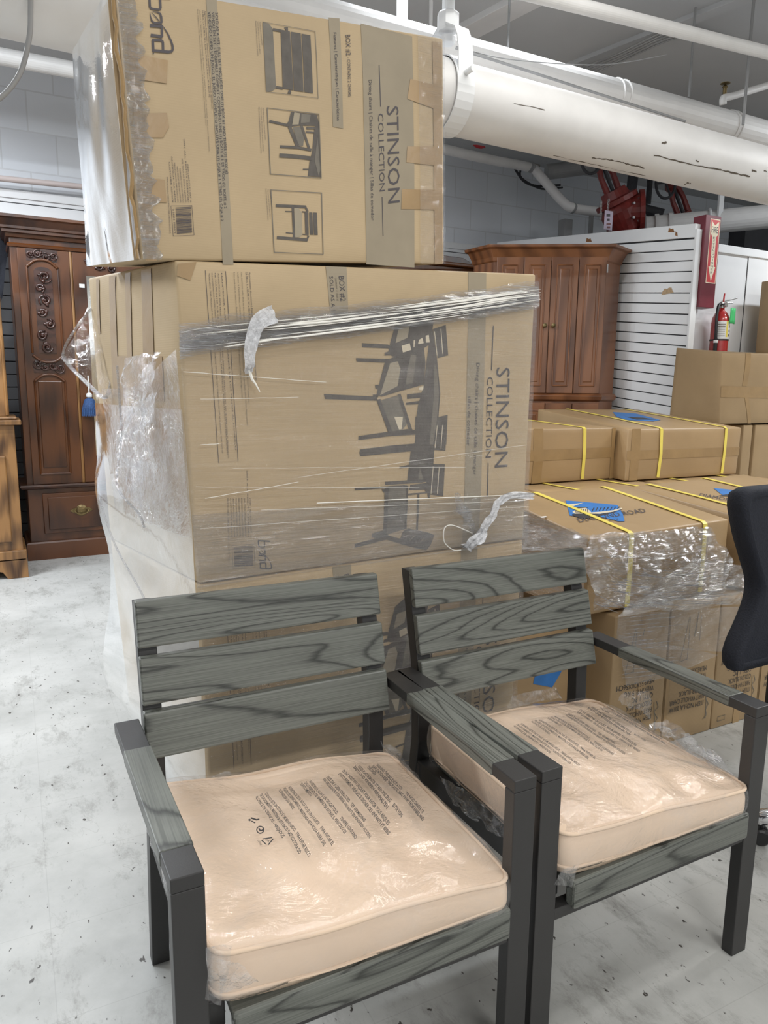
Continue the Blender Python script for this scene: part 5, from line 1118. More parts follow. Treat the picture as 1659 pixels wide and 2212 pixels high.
# front row of upright printed cartons on the floor
cw = [1.90, 2.185, 2.47, 2.755, 3.04, 3.325]
labs = ['tall printed carton at the front left corner of the wrapped pallet', 'tall printed carton with upside-down item text, second along the pallet front', 'tall printed carton behind the front right leg of the right chair', 'tall printed carton partly behind the black office chair', 'tall printed carton at the far right end of the pallet front']
fcs = []
for k in range(5):
    x0_, x1_ = cw[k] + .003, cw[k + 1] - .003; t = .555 - .004 * k
    top = [Vector((x0_, 1.81, t)), Vector((x1_, 1.81, t)), Vector((x1_, 2.42, t)), Vector((x0_, 2.42, t))]
    o, fs = carton('card3', drop(top, 0), top, labs[k], .004, 30 + k, 'printed chair cartons standing on the floor'); fcs.append((o, fs))
    P_ = Print(fs['front'], .0015, .08); P2_ = Print(fs['front'], .0015, .08)
    def ft(st, x0, y0, h, w=None, m='ink'):  # upside down text; x0,y0 baseline start in face metres from lower left, text runs to the left
        vs, f_, tw, ch = text2d(st); s = h / ch; W, H = fs['front'].W, fs['front'].H
        if w: sx_ = w / tw
        else: sx_ = s
        P_.addf([((x0 - a * sx_) / W, (y0 - b * s) / H) for a, b in vs], f_, M[m], 2)
    for i, st in enumerate(('ITEM NO:LA 001W', 'PART:WHOLE CHAIR', 'COLOR:BLACK', 'QTY: 1 PC', 'WEIGHT: 9 KG', 'MEAS:55X20X56CM')): ft(st, .215, .145 + i * .029, .021, min(.19, .0128 * len(st)), 'bagink')
    # small pictogram and outline figure
    def fl(pts, w, m='inkl'):
        W, H = fs['front'].W, fs['front'].H; ps = [Vector(p) for p in pts]; a = []; b = []
        for i in range(len(ps)):
            t_ = (ps[min(i + 1, len(ps) - 1)] - ps[max(i - 1, 0)]).normalized(); q = Vector((-t_.y, t_.x)) * w / 2; a.append(((ps[i] + q).x / W, (ps[i] + q).y / H)); b.append(((ps[i] - q).x / W, (ps[i] - q).y / H))
        n = len(ps); P2_.addf(a + b, [(i, i + 1, n + i + 1, n + i) for i in range(n - 1)], M[m], 1)
    fl([(.225, .06), (.245, .075), (.235, .10), (.25, .12), (.228, .15), (.25, .165), (.238, .19)], .004, 'pic_mid'); fl([(.24, .06), (.235, .12), (.225, .19)], .003, 'pic_mid')
    fl([(.06, .33), (.10, .50)], .003); fl([(.10, .33), (.105, .50)], .003); fl([(.06, .33), (.10, .335)], .003); fl([(.13, .42), (.15, .52), (.14, .44)], .004); fl([(.16, .40), (.165, .5)], .003)
    fl([(.03, .03), (.075, .03), (.075, .05), (.03, .05), (.03, .03)], .003)
    P_.build('carton_print', o); P2_.build('outline_drawing', o); faceq(fs['front'], ([(.46, 0), (.60, 0), (.60, .99), (.46, .99)],) if k % 2 == 0 else ([(.0, .0), (.05, .0), (.05, 1), (.0, 1)],), o)
# carton with blue diamond print standing between stack and pallet (behind the right chair)
top = [Vector((1.52, 1.95, .50)), Vector((1.86, 1.95, .50)), Vector((1.86, 2.4, .50)), Vector((1.52, 2.4, .50))]
hbx, hfs = carton('card2', drop(top, 0), top, 'brown carton with blue diamond print glimpsed behind the right chair back', .004, 41, 'strapped cartons at the right')
def diamond(P_, f, flip=False, s=1.0):
    """blue diamond with a rising bridge and lettering, in face fractions"""
    def K(pts): return [((.5 + (x - .5) * s), (.5 + (y - .5) * s)) for x, y in pts]
    W, H = f.W, f.H
    P_.addf(K([(.24, .80), (.72, .80), (.66, .54), (.68, .18), (.60, .18), (.36, .40), (.30, .42)]), [tuple(range(7))], M['blue'], 0)
    P_.addf(K([(.29, .46), (.33, .50), (.42, .42), (.54, .44), (.78, .62), (.60, .40), (.46, .30), (.40, .34)]), [tuple(range(8))], M['dark'], 1)
    P_.addf(K([(.29, .52), (.34, .64), (.45, .66), (.46, .54), (.40, .48)]), [tuple(range(5))], M['pic_paper'], 1)
    P_.addf(K([(.42, .46), (.54, .46), (.74, .64), (.72, .60), (.56, .42), (.46, .42)]), [tuple(range(6))], M['pic_paper'], 2)
    for k in range(7): x = .47 + k * .037; P_.addf(K([(x, .47 + k * .02), (x + .006, .47 + k * .02), (x + .016, .57 + k * .012), (x + .010, .57 + k * .012)]), [(0, 1, 2, 3)], M['dark'], 3)
    for k in range(8): P_.addf(K([(.34 + .013 * k, .5), (.345 + .013 * k, .5), (.355 + .013 * k, .64), (.35 + .013 * k, .64)]), [(0, 1, 2, 3)], M['dark'], 3)
    P_.addf(K([(.24, .76), (.34, .76), (.5, .7), (.42, .78)]), [(0, 1, 2, 3)], M['pic_paper'], 1)
    for st, x0, y0, x1, y1, h in (('DIAMOND ROAD', .30, .20, .92, .44, .12), ('SUPPLY', .52, .13, .68, .19, .07)):
        vs, f_, tw, ch = text2d(st); P_.addf(K([(x0 + (x1 - x0) * a / tw, y0 + (y1 - y0) * a / tw + b / ch * h) for a, b in vs]), f_, M['ink'], 3)
dp_ = Print(hfs['front'], .0015, .1)
def K2(pts): return pts
vs_ = [(.30, .62), (.62, .98), (.97, .95), (.92, .70), (.62, .52)]
dp_.addf([(.40, .60), (.52, .94), (.88, .94), (.92, .76), (.66, .54)], [tuple(range(5))], M['blue'], 0); dp_.addf([(.5, .70), (.60, .90), (.86, .90), (.88, .78), (.7, .66)], [tuple(range(5))], M['dark'], 1)
for k in range(5): dp_.addf([(.60 + k * .05, .74), (.63 + k * .05, .74), (.65 + k * .05, .84), (.62 + k * .05, .84)], [(0, 1, 2, 3)], M['goldoak'], 2)
dp_.build('diamond_print', hbx)
# box A (nearest strapped carton), B (right of it)
ZA = .565
A_top = [aZ(*g5(455, 872), .852), aZ(*g5(1312, 752), .862), aZ(*g5(690, 545), .925), Vector((0, 0, 0))]
A_top[0] = Vector((1.795, 1.845, .842)); A_top[1] = aY(*g5(1312, 752), 1.87); A_top[2] = aY(*g5(692, 548), 2.45); A_top[3] = A_top[2] + (A_top[0] - A_top[1])
A_top[3].z = A_top[2].z
boxA, FA = carton('card2', drop(A_top, ZA), A_top, 'brown strapped carton with blue diamond emblem, nearest on the wrapped pallet', .006, 51)
straps(boxA, FA, (.26, .80))
P_ = Print(FA['top'], .002, .08)
def topuv(px, py): return FA['top'].uv(px, py)
# lay the emblem by its corners on the carton lid
e0 = [topuv(*p) for p in ((1222, 1082), (1335, 1095), (1349, 1128), (1232, 1115))]
P_.addf([topuv(1222, 1082), topuv(1334, 1092), topuv(1345, 1110), topuv(1349, 1127), topuv(1335, 1127), topuv(1290, 1115), topuv(1231, 1115)], [tuple(range(7))], M['blue'], 0)
tf = cr(1180, 1050, .16275)
def Q(pts, m, lay): P_.poly([tf(*p) for p in pts], m, lay)
Q([(340, 380), (520, 350), (700, 380), (860, 355), (1010, 320), (870, 365), (700, 410), (480, 440), (350, 400)], M['dark'], 1); Q([(345, 350), (430, 300), (520, 290), (585, 340), (600, 370), (380, 375)], M['pic_paper'], 1)
Q([(560, 360), (700, 350), (880, 330), (1000, 295), (1010, 310), (880, 350), (720, 375), (600, 375)], M['pic_paper'], 2)
for k in range(8): Q([(600 + k * 48, 345 - k * 4), (612 + k * 48, 345 - k * 4), (640 + k * 48, 295 - k * 2), (626 + k * 48, 295 - k * 2)], M['dark'], 3)
for k in range(7): Q([(385 + k * 26, 310), (392 + k * 26, 310), (398 + k * 26, 365), (390 + k * 26, 365)], M['dark'], 3)
Q([(270, 250), (400, 240), (500, 225), (360, 275)], M['pic_paper'], 1)
Q([(330, 300), (520, 285), (560, 300), (520, 296), (340, 310)], M['dark'], 3)
P_.text('DIAMOND ROAD', tf(440, 490), tf(1335, 350), tf(398, 432), M['ink']); P_.text('SUPPLY', tf(770, 485), tf(960, 455), tf(765, 465), M['ink'])
P_.build('emblem_print', boxA)
a = FA['top'].uv(*g5(205, 742)); t = Print(FA['top'], .003, .1); t.addf([a + Vector(q) for q in ((-.02, -.01), (.02, -.01), (.02, .012), (-.02, .012))], [(0, 1, 2, 3)], M['label']); t.build('small_label', boxA)
B_fl = aY(*g5(1436, 748), 1.83); B_bl = aY(*g5(708, 556), 2.45); B_br = aY(*g5(1400, 482), 2.47)
B_top = [B_fl, B_fl + (B_br - B_bl), B_br, B_bl]; B_top[1].z = B_fl.z
for q in (0, 3): B_top[q].x = max(B_top[q].x, A_top[1 if q == 0 else 2].x + .03)
boxB, FB = carton('card2', drop(B_top, ZA), B_top, 'brown strapped carton with blue emblem, right of the nearest one behind the office chair', .006, 55)
straps(boxB, FB, (.14, .62))
P_ = Print(FB['top'], .002, .1); 
u0 = FB['top'].uv(1545, 1052); 
P_.addf([FB['top'].uv(*p) for p in ((1541, 1055), (1600, 1061), (1655, 1052), (1655, 1075), (1625, 1082), (1560, 1070))], [tuple(range(6))], M['blue'], 0)
P_.poly([(1550, 1072), (1600, 1064), (1655, 1068), (1655, 1074), (1600, 1074)], M['dark'], 1); P_.text('DIAMOND ROAD', (1510, 1072), (1650, 1098), (1513, 1066), M['ink']); P_.build('emblem_print', boxB)
# supporting cartons behind A and B (their lids show as a strip)
def quad(x0, x1, y0, y1, z): return [Vector((x0, y0, z)), Vector((x1, y0, z)), Vector((x1, y1, z)), Vector((x0, y1, z))]
yb_ = 2.60
for k, (x0_, x1_) in enumerate(((1.62, 2.42), (2.47, 3.27), (3.32, 4.12))):
    for j in range(3):
        z0, z1 = j * .278, j * .278 + .274; top = quad(x0_, x1_, yb_ + .02 * ((j + k) % 2), 3.9, z1)
        lab = ('plain strapped carton behind the blue emblem cartons, column ' + ('nearest the tall stack', 'in the middle', 'furthest right')[k] + ', ' + ('on the floor', 'second tier', 'top tier')[j])
        o, fs = carton('card2', drop(top, z0), top, lab, .004, 60 + k * 3 + j)
        if j == 2: straps(o, fs, (.25, .75))
# C and D on top
C_top = [aY(*g5(712, 212), 3.03), aY(*g5(1388, 204), 2.98), Vector((0, 0, 0)), aY(*g5(172, 94), 4.05)]
C_top[2] = C_top[3] + (C_top[1] - C_top[0]); zbC = .838
C_bot = [aY(*g5(690, 522), 3.0), aY(*g5(1355, 482), 2.97), None, None]; C_bot[2] = Vector((C_top[2].x, C_top[2].y, zbC)); C_bot[3] = Vector((C_top[3].x, C_top[3].y, zbC)); C_bot[0].z = C_bot[1].z = zbC
boxC, FC_ = carton('card2', C_bot, C_top, 'brown carton with two yellow straps and faded blue mark on the back row', .008, 71)
straps(boxC, FC_, (.27, .85))
P_ = Print(FC_['top'], .002, .1); P_.poly([g5(618, 112), g5(760, 122), g5(905, 160), g5(860, 168), g5(700, 160), g5(640, 140)], M['blue'], 0); P_.poly([g5(690, 140), g5(800, 146), g5(880, 158), g5(760, 158)], M['dark'], 1); P_.build('emblem_print', boxC)
D_top = [aY(*g5(-150, 215), 3.12), aY(*g5(636, 205), 3.12), aY(*g5(620, 195) , 3.30), None]; D_top[2] = D_top[1] + Vector((-.0, .50, .02)); D_top[3] = D_top[0] + Vector((-.0, .50, .02))
D_bot = [Vector((p.x, p.y, zbC)) for p in D_top]
boxD, FD = carton('card2', D_bot, D_top, 'glossy taped brown carton with one yellow strap, right beside the tall stack', .008, 75)
straps(boxD, FD, (.74,))
for (o, f_, qs) in ((boxD, FD, ([(.0, .42), (1, .42), (1, .62), (0, .62)], [(.35, 0), (.42, 0), (.42, 1), (.35, 1)], [(.97, 0), (1, 0), (1, 1), (.97, 1)])), (boxC, FC_, ([(.0, .40), (1, .40), (1, .58), (0, .58)], [(.03, .0), (.1, .0), (.1, 1), (.03, 1)])), (boxA, FA, ([(.0, .42), (1, .42), (1, .60), (0, .60)],)), (boxB, FB, ([(.0, .42), (1, .42), (1, .56), (0, .56)],))): faceq(f_['front'], qs, o)
# E: tall taped carton stack at the right edge
yE = 3.42
e_tl = aY(1560, 762, yE); e_bl = aY(1556, 898, yE); e_bk = aY(1461, 751, yE + .4)
e_top = [e_tl, Vector((e_tl.x + 1.25, yE - .02, e_tl.z + .02)), Vector((e_tl.x + 1.25, yE + .4, e_tl.z + .02)), Vector((e_bk.x, yE + .4, e_bk.z))]
zE = 1.12; e_bot = [Vector((e_bl.x, yE, zE)), Vector((e_tl.x + 1.25, yE - .02, zE)), Vector((e_tl.x + 1.25, yE + .4, zE)), Vector((e_bk.x - .02, yE + .4, zE))]
boxE, FE = carton('card3', e_bot, e_top, 'big dented taped carton at the right edge in front of the extinguisher', .012, 81, None)
faceq(FE['front'], ([(.0, .38), (1, .34), (1, .50), (0, .54)], [(.17, .54), (.21, .54), (.235, 1.), (.19, 1.)], [(.24, .0), (.27, .0), (.215, .5), (.18, .5)]), boxE)
f_l = aY(1646, 600, yE + .38); f_b = aY(1647, 752, yE + .02)
top = quad(f_l.x, f_l.x + .7, yE + .02, yE + .38, aY(1650, 582, yE).z)
o, fs = carton('card3', drop(top, e_tl.z + .016), top, 'narrow carton standing on the big dented carton at the right edge', .008, 83, None)
for k, (px0, px1, py) in enumerate(((1603, 1622, 938), (1628, 1760, 940))):
    a = aY(px0, py, yE + .01); b = aY(px1, py, yE + .01)
    top = quad(a.x, b.x, yE + .0, yE + .4, zE - .012); o, fs = carton('card3', drop(top, .0), top, ('slim tall carton beneath the big dented carton, right of the strapped carton', 'tall carton with torn edge beneath the big dented carton at the right edge')[k], .004, 85 + k, None)
top = quad(e_bl.x + .02, aY(1600, 940, yE).x - .01, yE + .5 - .49, yE + .4, zE - .012)
if top[1].x - top[0].x > .08:
    x_ = 4.14; top = quad(max(top[0].x, x_), max(top[1].x, x_ + .2), yE + .02, yE + .4, zE - .012)
# film over the pallet
pw_ = thing('pallet_wrap', (2.3, 1.8, .4), 'shiny crumpled stretch film wrapped round the pallet of printed cartons at the right', 'plastic wrap')
yW = 1.79
def cz(q, ys): return [aY(*g5(*p), y) for p, y in zip(q, ys)]
sheet('film_drape', M['filmwrap'], cz([(70, 935), (460, 980), (480, 850), (110, 770)], (1.80, 1.74, 1.80, 1.98)), 34, 24, .03, 10, 1, pw_)
sheet('film_drape', M['filmwrap'], cz([(450, 980), (1340, 1010), (1200, 800), (480, 850)], (1.75, 1.80, 1.86, 1.80)), 50, 26, .03, 9, 2, pw_)
sheet('film_drape', M['filmwrap'], cz([(500, 1300), (1240, 1215), (1345, 1000), (445, 970)], (1.78, 1.78, 1.78, 1.74)), 60, 34, .045, 8, 3, pw_)
sheet('film_drape', M['filmwrap'], cz([(640, 1325), (1700, 1230), (1700, 1060), (1080, 985)], (1.785, 1.74, 1.70, 1.75)), 50, 26, .03, 7, 4, pw_)
sheet('film_drape', M['filmlow'], cz([(640, 1520), (1700, 1560), (1700, 1250), (652, 1320)], (1.79, 1.77, 1.74, 1.79)), 50, 24, .006, 14, 5, pw_)
sheet('film_drape', M['filmlow'], cz([(700, 1750), (960, 1690), (1250, 1560), (645, 1440)], (1.79, 1.79, 1.78, 1.79)), 30, 24, .006, 12, 6, pw_)
sheet('film_scrap', M['filmloose'], cz([(650, 1830), (845, 1960), (845, 1775), (690, 1790)], (1.62, 1.6, 1.6, 1.64)), 20, 20, .03, 16, 7, pw_)
a_ = FA['left']; loft([[a_.at(i / 10, j / 10, .015 + .01 * abs(nz((i * .6, j * .7, 2)))) for i in range(11)] for j in range(11)]).build('film_drape', M['filmwrap'], pw_, smooth=True)
for k in range(16):
    y0 = 1340 + k * 24; mb = MB(); x0 = 660 + random.uniform(0, 60); x1 = x0 + random.uniform(150, 420)
    mb.tube([aY(*g5(x0 + (x1 - x0) * i / 8, y0 + -.10 * (x1 - x0) * i / 8 + random.uniform(-2, 2)), 1.782) for i in range(9)], [.0005 + .0015 * math.sin(PI * i / 8) for i in range(9)], 5); mb.build('film_crease', M['filmrope'], pw_)
for k in range(46):
    x0 = random.uniform(470, 1150); y0 = 1010 + random.random() ** .8 * 260; ln_ = random.uniform(90, 300); an = random.uniform(.05, .5) if x0 < 800 else random.uniform(-.15, .12); mb = MB()
    mb.tube([aY(*g5(x0 + ln_ * i / 8, y0 + ln_ * an * i / 8 + random.uniform(-1.5, 1.5)), 1.735) for i in range(9)], [.0004 + random.uniform(.0008, .002) * math.sin(PI * i / 8) for i in range(9)], 5); mb.build('film_crease', M['filmrope'], pw_, smooth=True)
# ================================================================== OFFICE CHAIR at the right edge
oc = thing('office_chair', (2.18, 1.03, 0), 'black office chair with chrome star base cut off by the right edge', 'chair')
yO = 1.28
prof = [(1612, 1085), (1616, 1066), (1628, 1057), (1650, 1053)]; left = [(1612, 1085), (1614, 1110), (1622, 1160), (1636, 1215), (1647, 1265), (1641, 1310), (1625, 1355), (1606, 1400), (1597, 1432), (1598, 1455)]
L_ = [aY(*p, yO) for p in left]; xm = 2.13
ring_ = L_[::-1] + [aY(1628, 1057, yO)]
ring_ = smoothpath([L_[-1]] + L_[::-1][1:] + [aY(1618, 1062, yO), aY(1634, 1055, yO)], 3)
full = [Vector((p.x, 0, p.z)) for p in ring_] + [Vector((2 * xm - p.x, 0, p.z)) for p in ring_[::-1]]
def inset(pts, k): c_ = Vector((xm, 0, .80)); return [c_ + (p - c_) * k for p in pts]
rows = []
for (k, y) in ((.9, 0.0), (.97, -.012), (1, .01), (1, .035), (.96, .06), (.88, .065)): rows.append([Vector((p.x, yO + y + .10 * (p.x - xm) ** 2, p.z)) for p in inset(full, k)] )
rows = [r + [r[0]] for r in rows]; mb = loft(rows); n_ = len(full); mb.add([rows[0][i] for i in range(n_)], [tuple(range(n_ - 1, -1, -1))]); mb.add([rows[-1][i] for i in range(n_)], [tuple(range(n_))])
mb.build('backrest', M['mesh'], oc, smooth=True)
mb = MB(); zs_ = .40; poly = [(xm - .27, 1.0), (xm + .27, 1.0), (xm + .26, 1.44), (xm - .26, 1.44)]
sp_ = [Vector((xm + .27 * (1 if math.cos(a) > 0 else -1) * abs(math.cos(a)) ** .45, 1.22 + .23 * (1 if math.sin(a) > 0 else -1) * abs(math.sin(a)) ** .45, 0)) for a in [k * 2 * PI / 28 for k in range(29)]]
rows = [[Vector((xm + (p.x - xm) * k, 1.22 + (p.y - 1.22) * k, z)) for p in sp_] for k, z in ((.85, .39), (.98, .40), (1, .43), (.98, .46), (.85, .475), (.4, .48), (.01, .48))]
M['seatblk'] = plain('black_seat_fabric', (.012, .013, .02), .75, bmp=.2, nsc=200)
mb = loft(rows); o = mb.build('seat', M['seatblk'], oc, smooth=True)
o.location.y -= .21
mb = MB(); mb.box((xm - .1, .95, .35), (xm + .1, 1.30, .40)); mb.box((xm - .03, 1.27, .35), (xm + .03, 1.36, .62)); mb.build('seat_mechanism', M['black'], oc, bevel=.01)
mb = MB(); mb.lathe([(.028, .12), (.028, .30), (.018, .30), (.018, .36)], (2.18, 1.03, 0), 18); mb.build('gas_lift', M['chrome'], oc, smooth=False)
for k in range(5):
    an = math.radians(136 + 72 * k); bx, by = 2.18, 1.03; e_ = Vector((bx + .30 * math.cos(an), by + .30 * math.sin(an), .075)); mb = MB()
    mb.tube(smoothpath([(bx, by, .135), (bx + .15 * math.cos(an), by + .15 * math.sin(an), .12), e_ + Vector((0, 0, .01)), e_], 5), [.026] * 6 + [.024] * 5 + [.02] * 5, 12); lg = mb.build('base_leg', M['chrome'], oc, smooth=True)
    sd = Vector((-math.sin(an), math.cos(an), 0)); mb = MB()
    for s_ in (-1, 1): mb.lathe([(.001, 0), (.024, .002), (.026, .006), (.026, .016), (.02, .02)], e_ + Vector((0, 0, -.048)) + sd * (.004 * s_), 18, sd * s_)
    mb.tube([e_, e_ + Vector((0, 0, -.04))], .008, 8); mb.build('caster', M['black'], lg)
# ================================================================== DINING CHAIRS
W_, D__, H_, w_ = .6666 + .004, .567, .64, .0505
def sv(z): return .585 - .24 * (.893 - z)
def chair(x, y, t, label):
    r = thing('dining_chair', (x, y, 0), label, 'chair', 'grey slatted dining chairs', math.radians(t))
    def B(name, lo, hi, mat, par=None, bev=.002, dz=None):
        c = [(lo[i] + hi[i]) / 2 for i in range(3)]; mb = MB(); mb.box([lo[i] - c[i] for i in range(3)], [hi[i] - c[i] for i in range(3)])
        o = mb.build(name, M[mat], None, org=(0, 0, 0), bevel=bev, local=True); o.parent = par or r; o.location = c; ORG[o.name] = Vector(c)
        if par: o.location = Vector(c) - ORG[par.name]
        return o
    for s in (0, 1):
        x0 = 0 if s == 0 else W_ - w_
        B('leg', (x0, 0, 0), (x0 + w_, .03, H_ - .024), 'metal')
        sp = -.010 if s == 0 else .010
        # arm, splayed slightly outward toward the back
        mb = MB(); mb.hexa([(x0, 0, H_ - .024), (x0 + w_, 0, H_ - .024), (x0 + w_ + sp, D__, H_ - .024), (x0 + sp, D__, H_ - .024), (x0, 0, H_), (x0 + w_, 0, H_), (x0 + w_ + sp, D__, H_), (x0 + sp, D__, H_)])
        ar_ = mb.build('armrest', M['metal'], None, local=True, bevel=.0018); ar_.parent = r; ORG[ar_.name] = Vector((0, 0, 0))
        f0, f1 = .073 / D__, .430 / D__; e = .0012; c0 = Vector((x0 + w_ / 2 + sp * .45, .25, H_ - .012)); mb = MB()
        pts = []
        for z in (H_ - .024 - e, H_ + e):
            pts += [(x0 - e + sp * f0, f0 * D__, z), (x0 + w_ + e + sp * f0, f0 * D__, z), (x0 + w_ + e + sp * f1, f1 * D__, z), (x0 - e + sp * f1, f1 * D__, z)]
        mb.hexa([Vector(p) - c0 for p in pts]); o = mb.build('wood_inlay', M['oaky'], None, local=True, bevel=.002); o.parent = ar_; o.location = c0
        o['label'] = 'grey wood grain inlay'
        # rear leg and back upright as one bent tube
        xi0, xi1 = (.048, .088) if s == 0 else (W_ - .088, W_ - .048)
        path = [(.600, 0), (.575, .20), (.548, .38), (.540, .44), (.543, .56), (sv(.65) + .024, .65), (sv(.885) + .024, .885)]; rows = []
        mb = MB(); n = len(path); vs = []
        for v, z in path: vs += [(xi0, v, z), (xi1, v, z), (xi1, v + .038, z), (xi0, v + .038, z)]
        mb.add(vs, [(i * 4 + k, i * 4 + (k + 1) % 4, (i + 1) * 4 + (k + 1) % 4, (i + 1) * 4 + k) for i in range(n - 1) for k in range(4)] + [(3, 2, 1, 0), tuple((n - 1) * 4 + k for k in range(4))])
        o = mb.build('leg', M['metal'], None, local=True, bevel=.002); o.parent = r
        B('seat_rail', (.052 if s == 0 else W_ - .082, .03, .335), (.082 if s == 0 else W_ - .052, .56, .385), 'metal')
        mb = MB(); 
    for z1, z0 in ((.895, .797), (.777, .679), (.664, .568)):
        c = Vector((W_ / 2, (sv(z0) + sv(z1)) / 2 + .011, (z0 + z1) / 2)); mb = MB(); pts = []
        hx = (W_ - .092) / 2; a0, a1 = sv(z0), sv(z1)
        pts = [(-hx, a0, z0), (hx, a0, z0), (hx, a0 + .022, z0), (-hx, a0 + .022, z0), (-hx, a1, z1), (hx, a1, z1), (hx, a1 + .022, z1), (-hx, a1 + .022, z1)]
        mb.hexa([Vector((p[0], p[1] - c.y, p[2] - c.z)) for p in pts]); o = mb.build('back_slat', M['oakx'], None, local=True, bevel=.004); o.parent = r; o.location = c
    o = B('apron', (.086, -.014, .326), (W_ - .056, .014, .388), 'oakx', bev=.006)
    B('seat_slat', (.084, -.012, .374), (W_ - .056, .085, .390), 'oakx', bev=.004)
    for k in range(4): B('seat_slat', (.084, .105 + k * .105, .374), (W_ - .056, .19 + k * .105, .390), 'oakx', bev=.004)
    B('cross_bar', (.05, .002, .305), (W_ - .05, .030, .330), 'metal'); B('cross_bar', (.05, .535, .34), (W_ - .05, .56, .38), 'metal')
    # small bolts
    for s in (0, 1):
        xs_ = .068 if s == 0 else W_ - .068
    return r
ch1 = chair(.1798, .9897, -1.2, 'grey slatted dining chair at front left with charcoal metal frame')
ch2 = chair(.8675, .9808, -.4, 'grey slatted dining chair at right with charcoal metal frame, before the pallet')
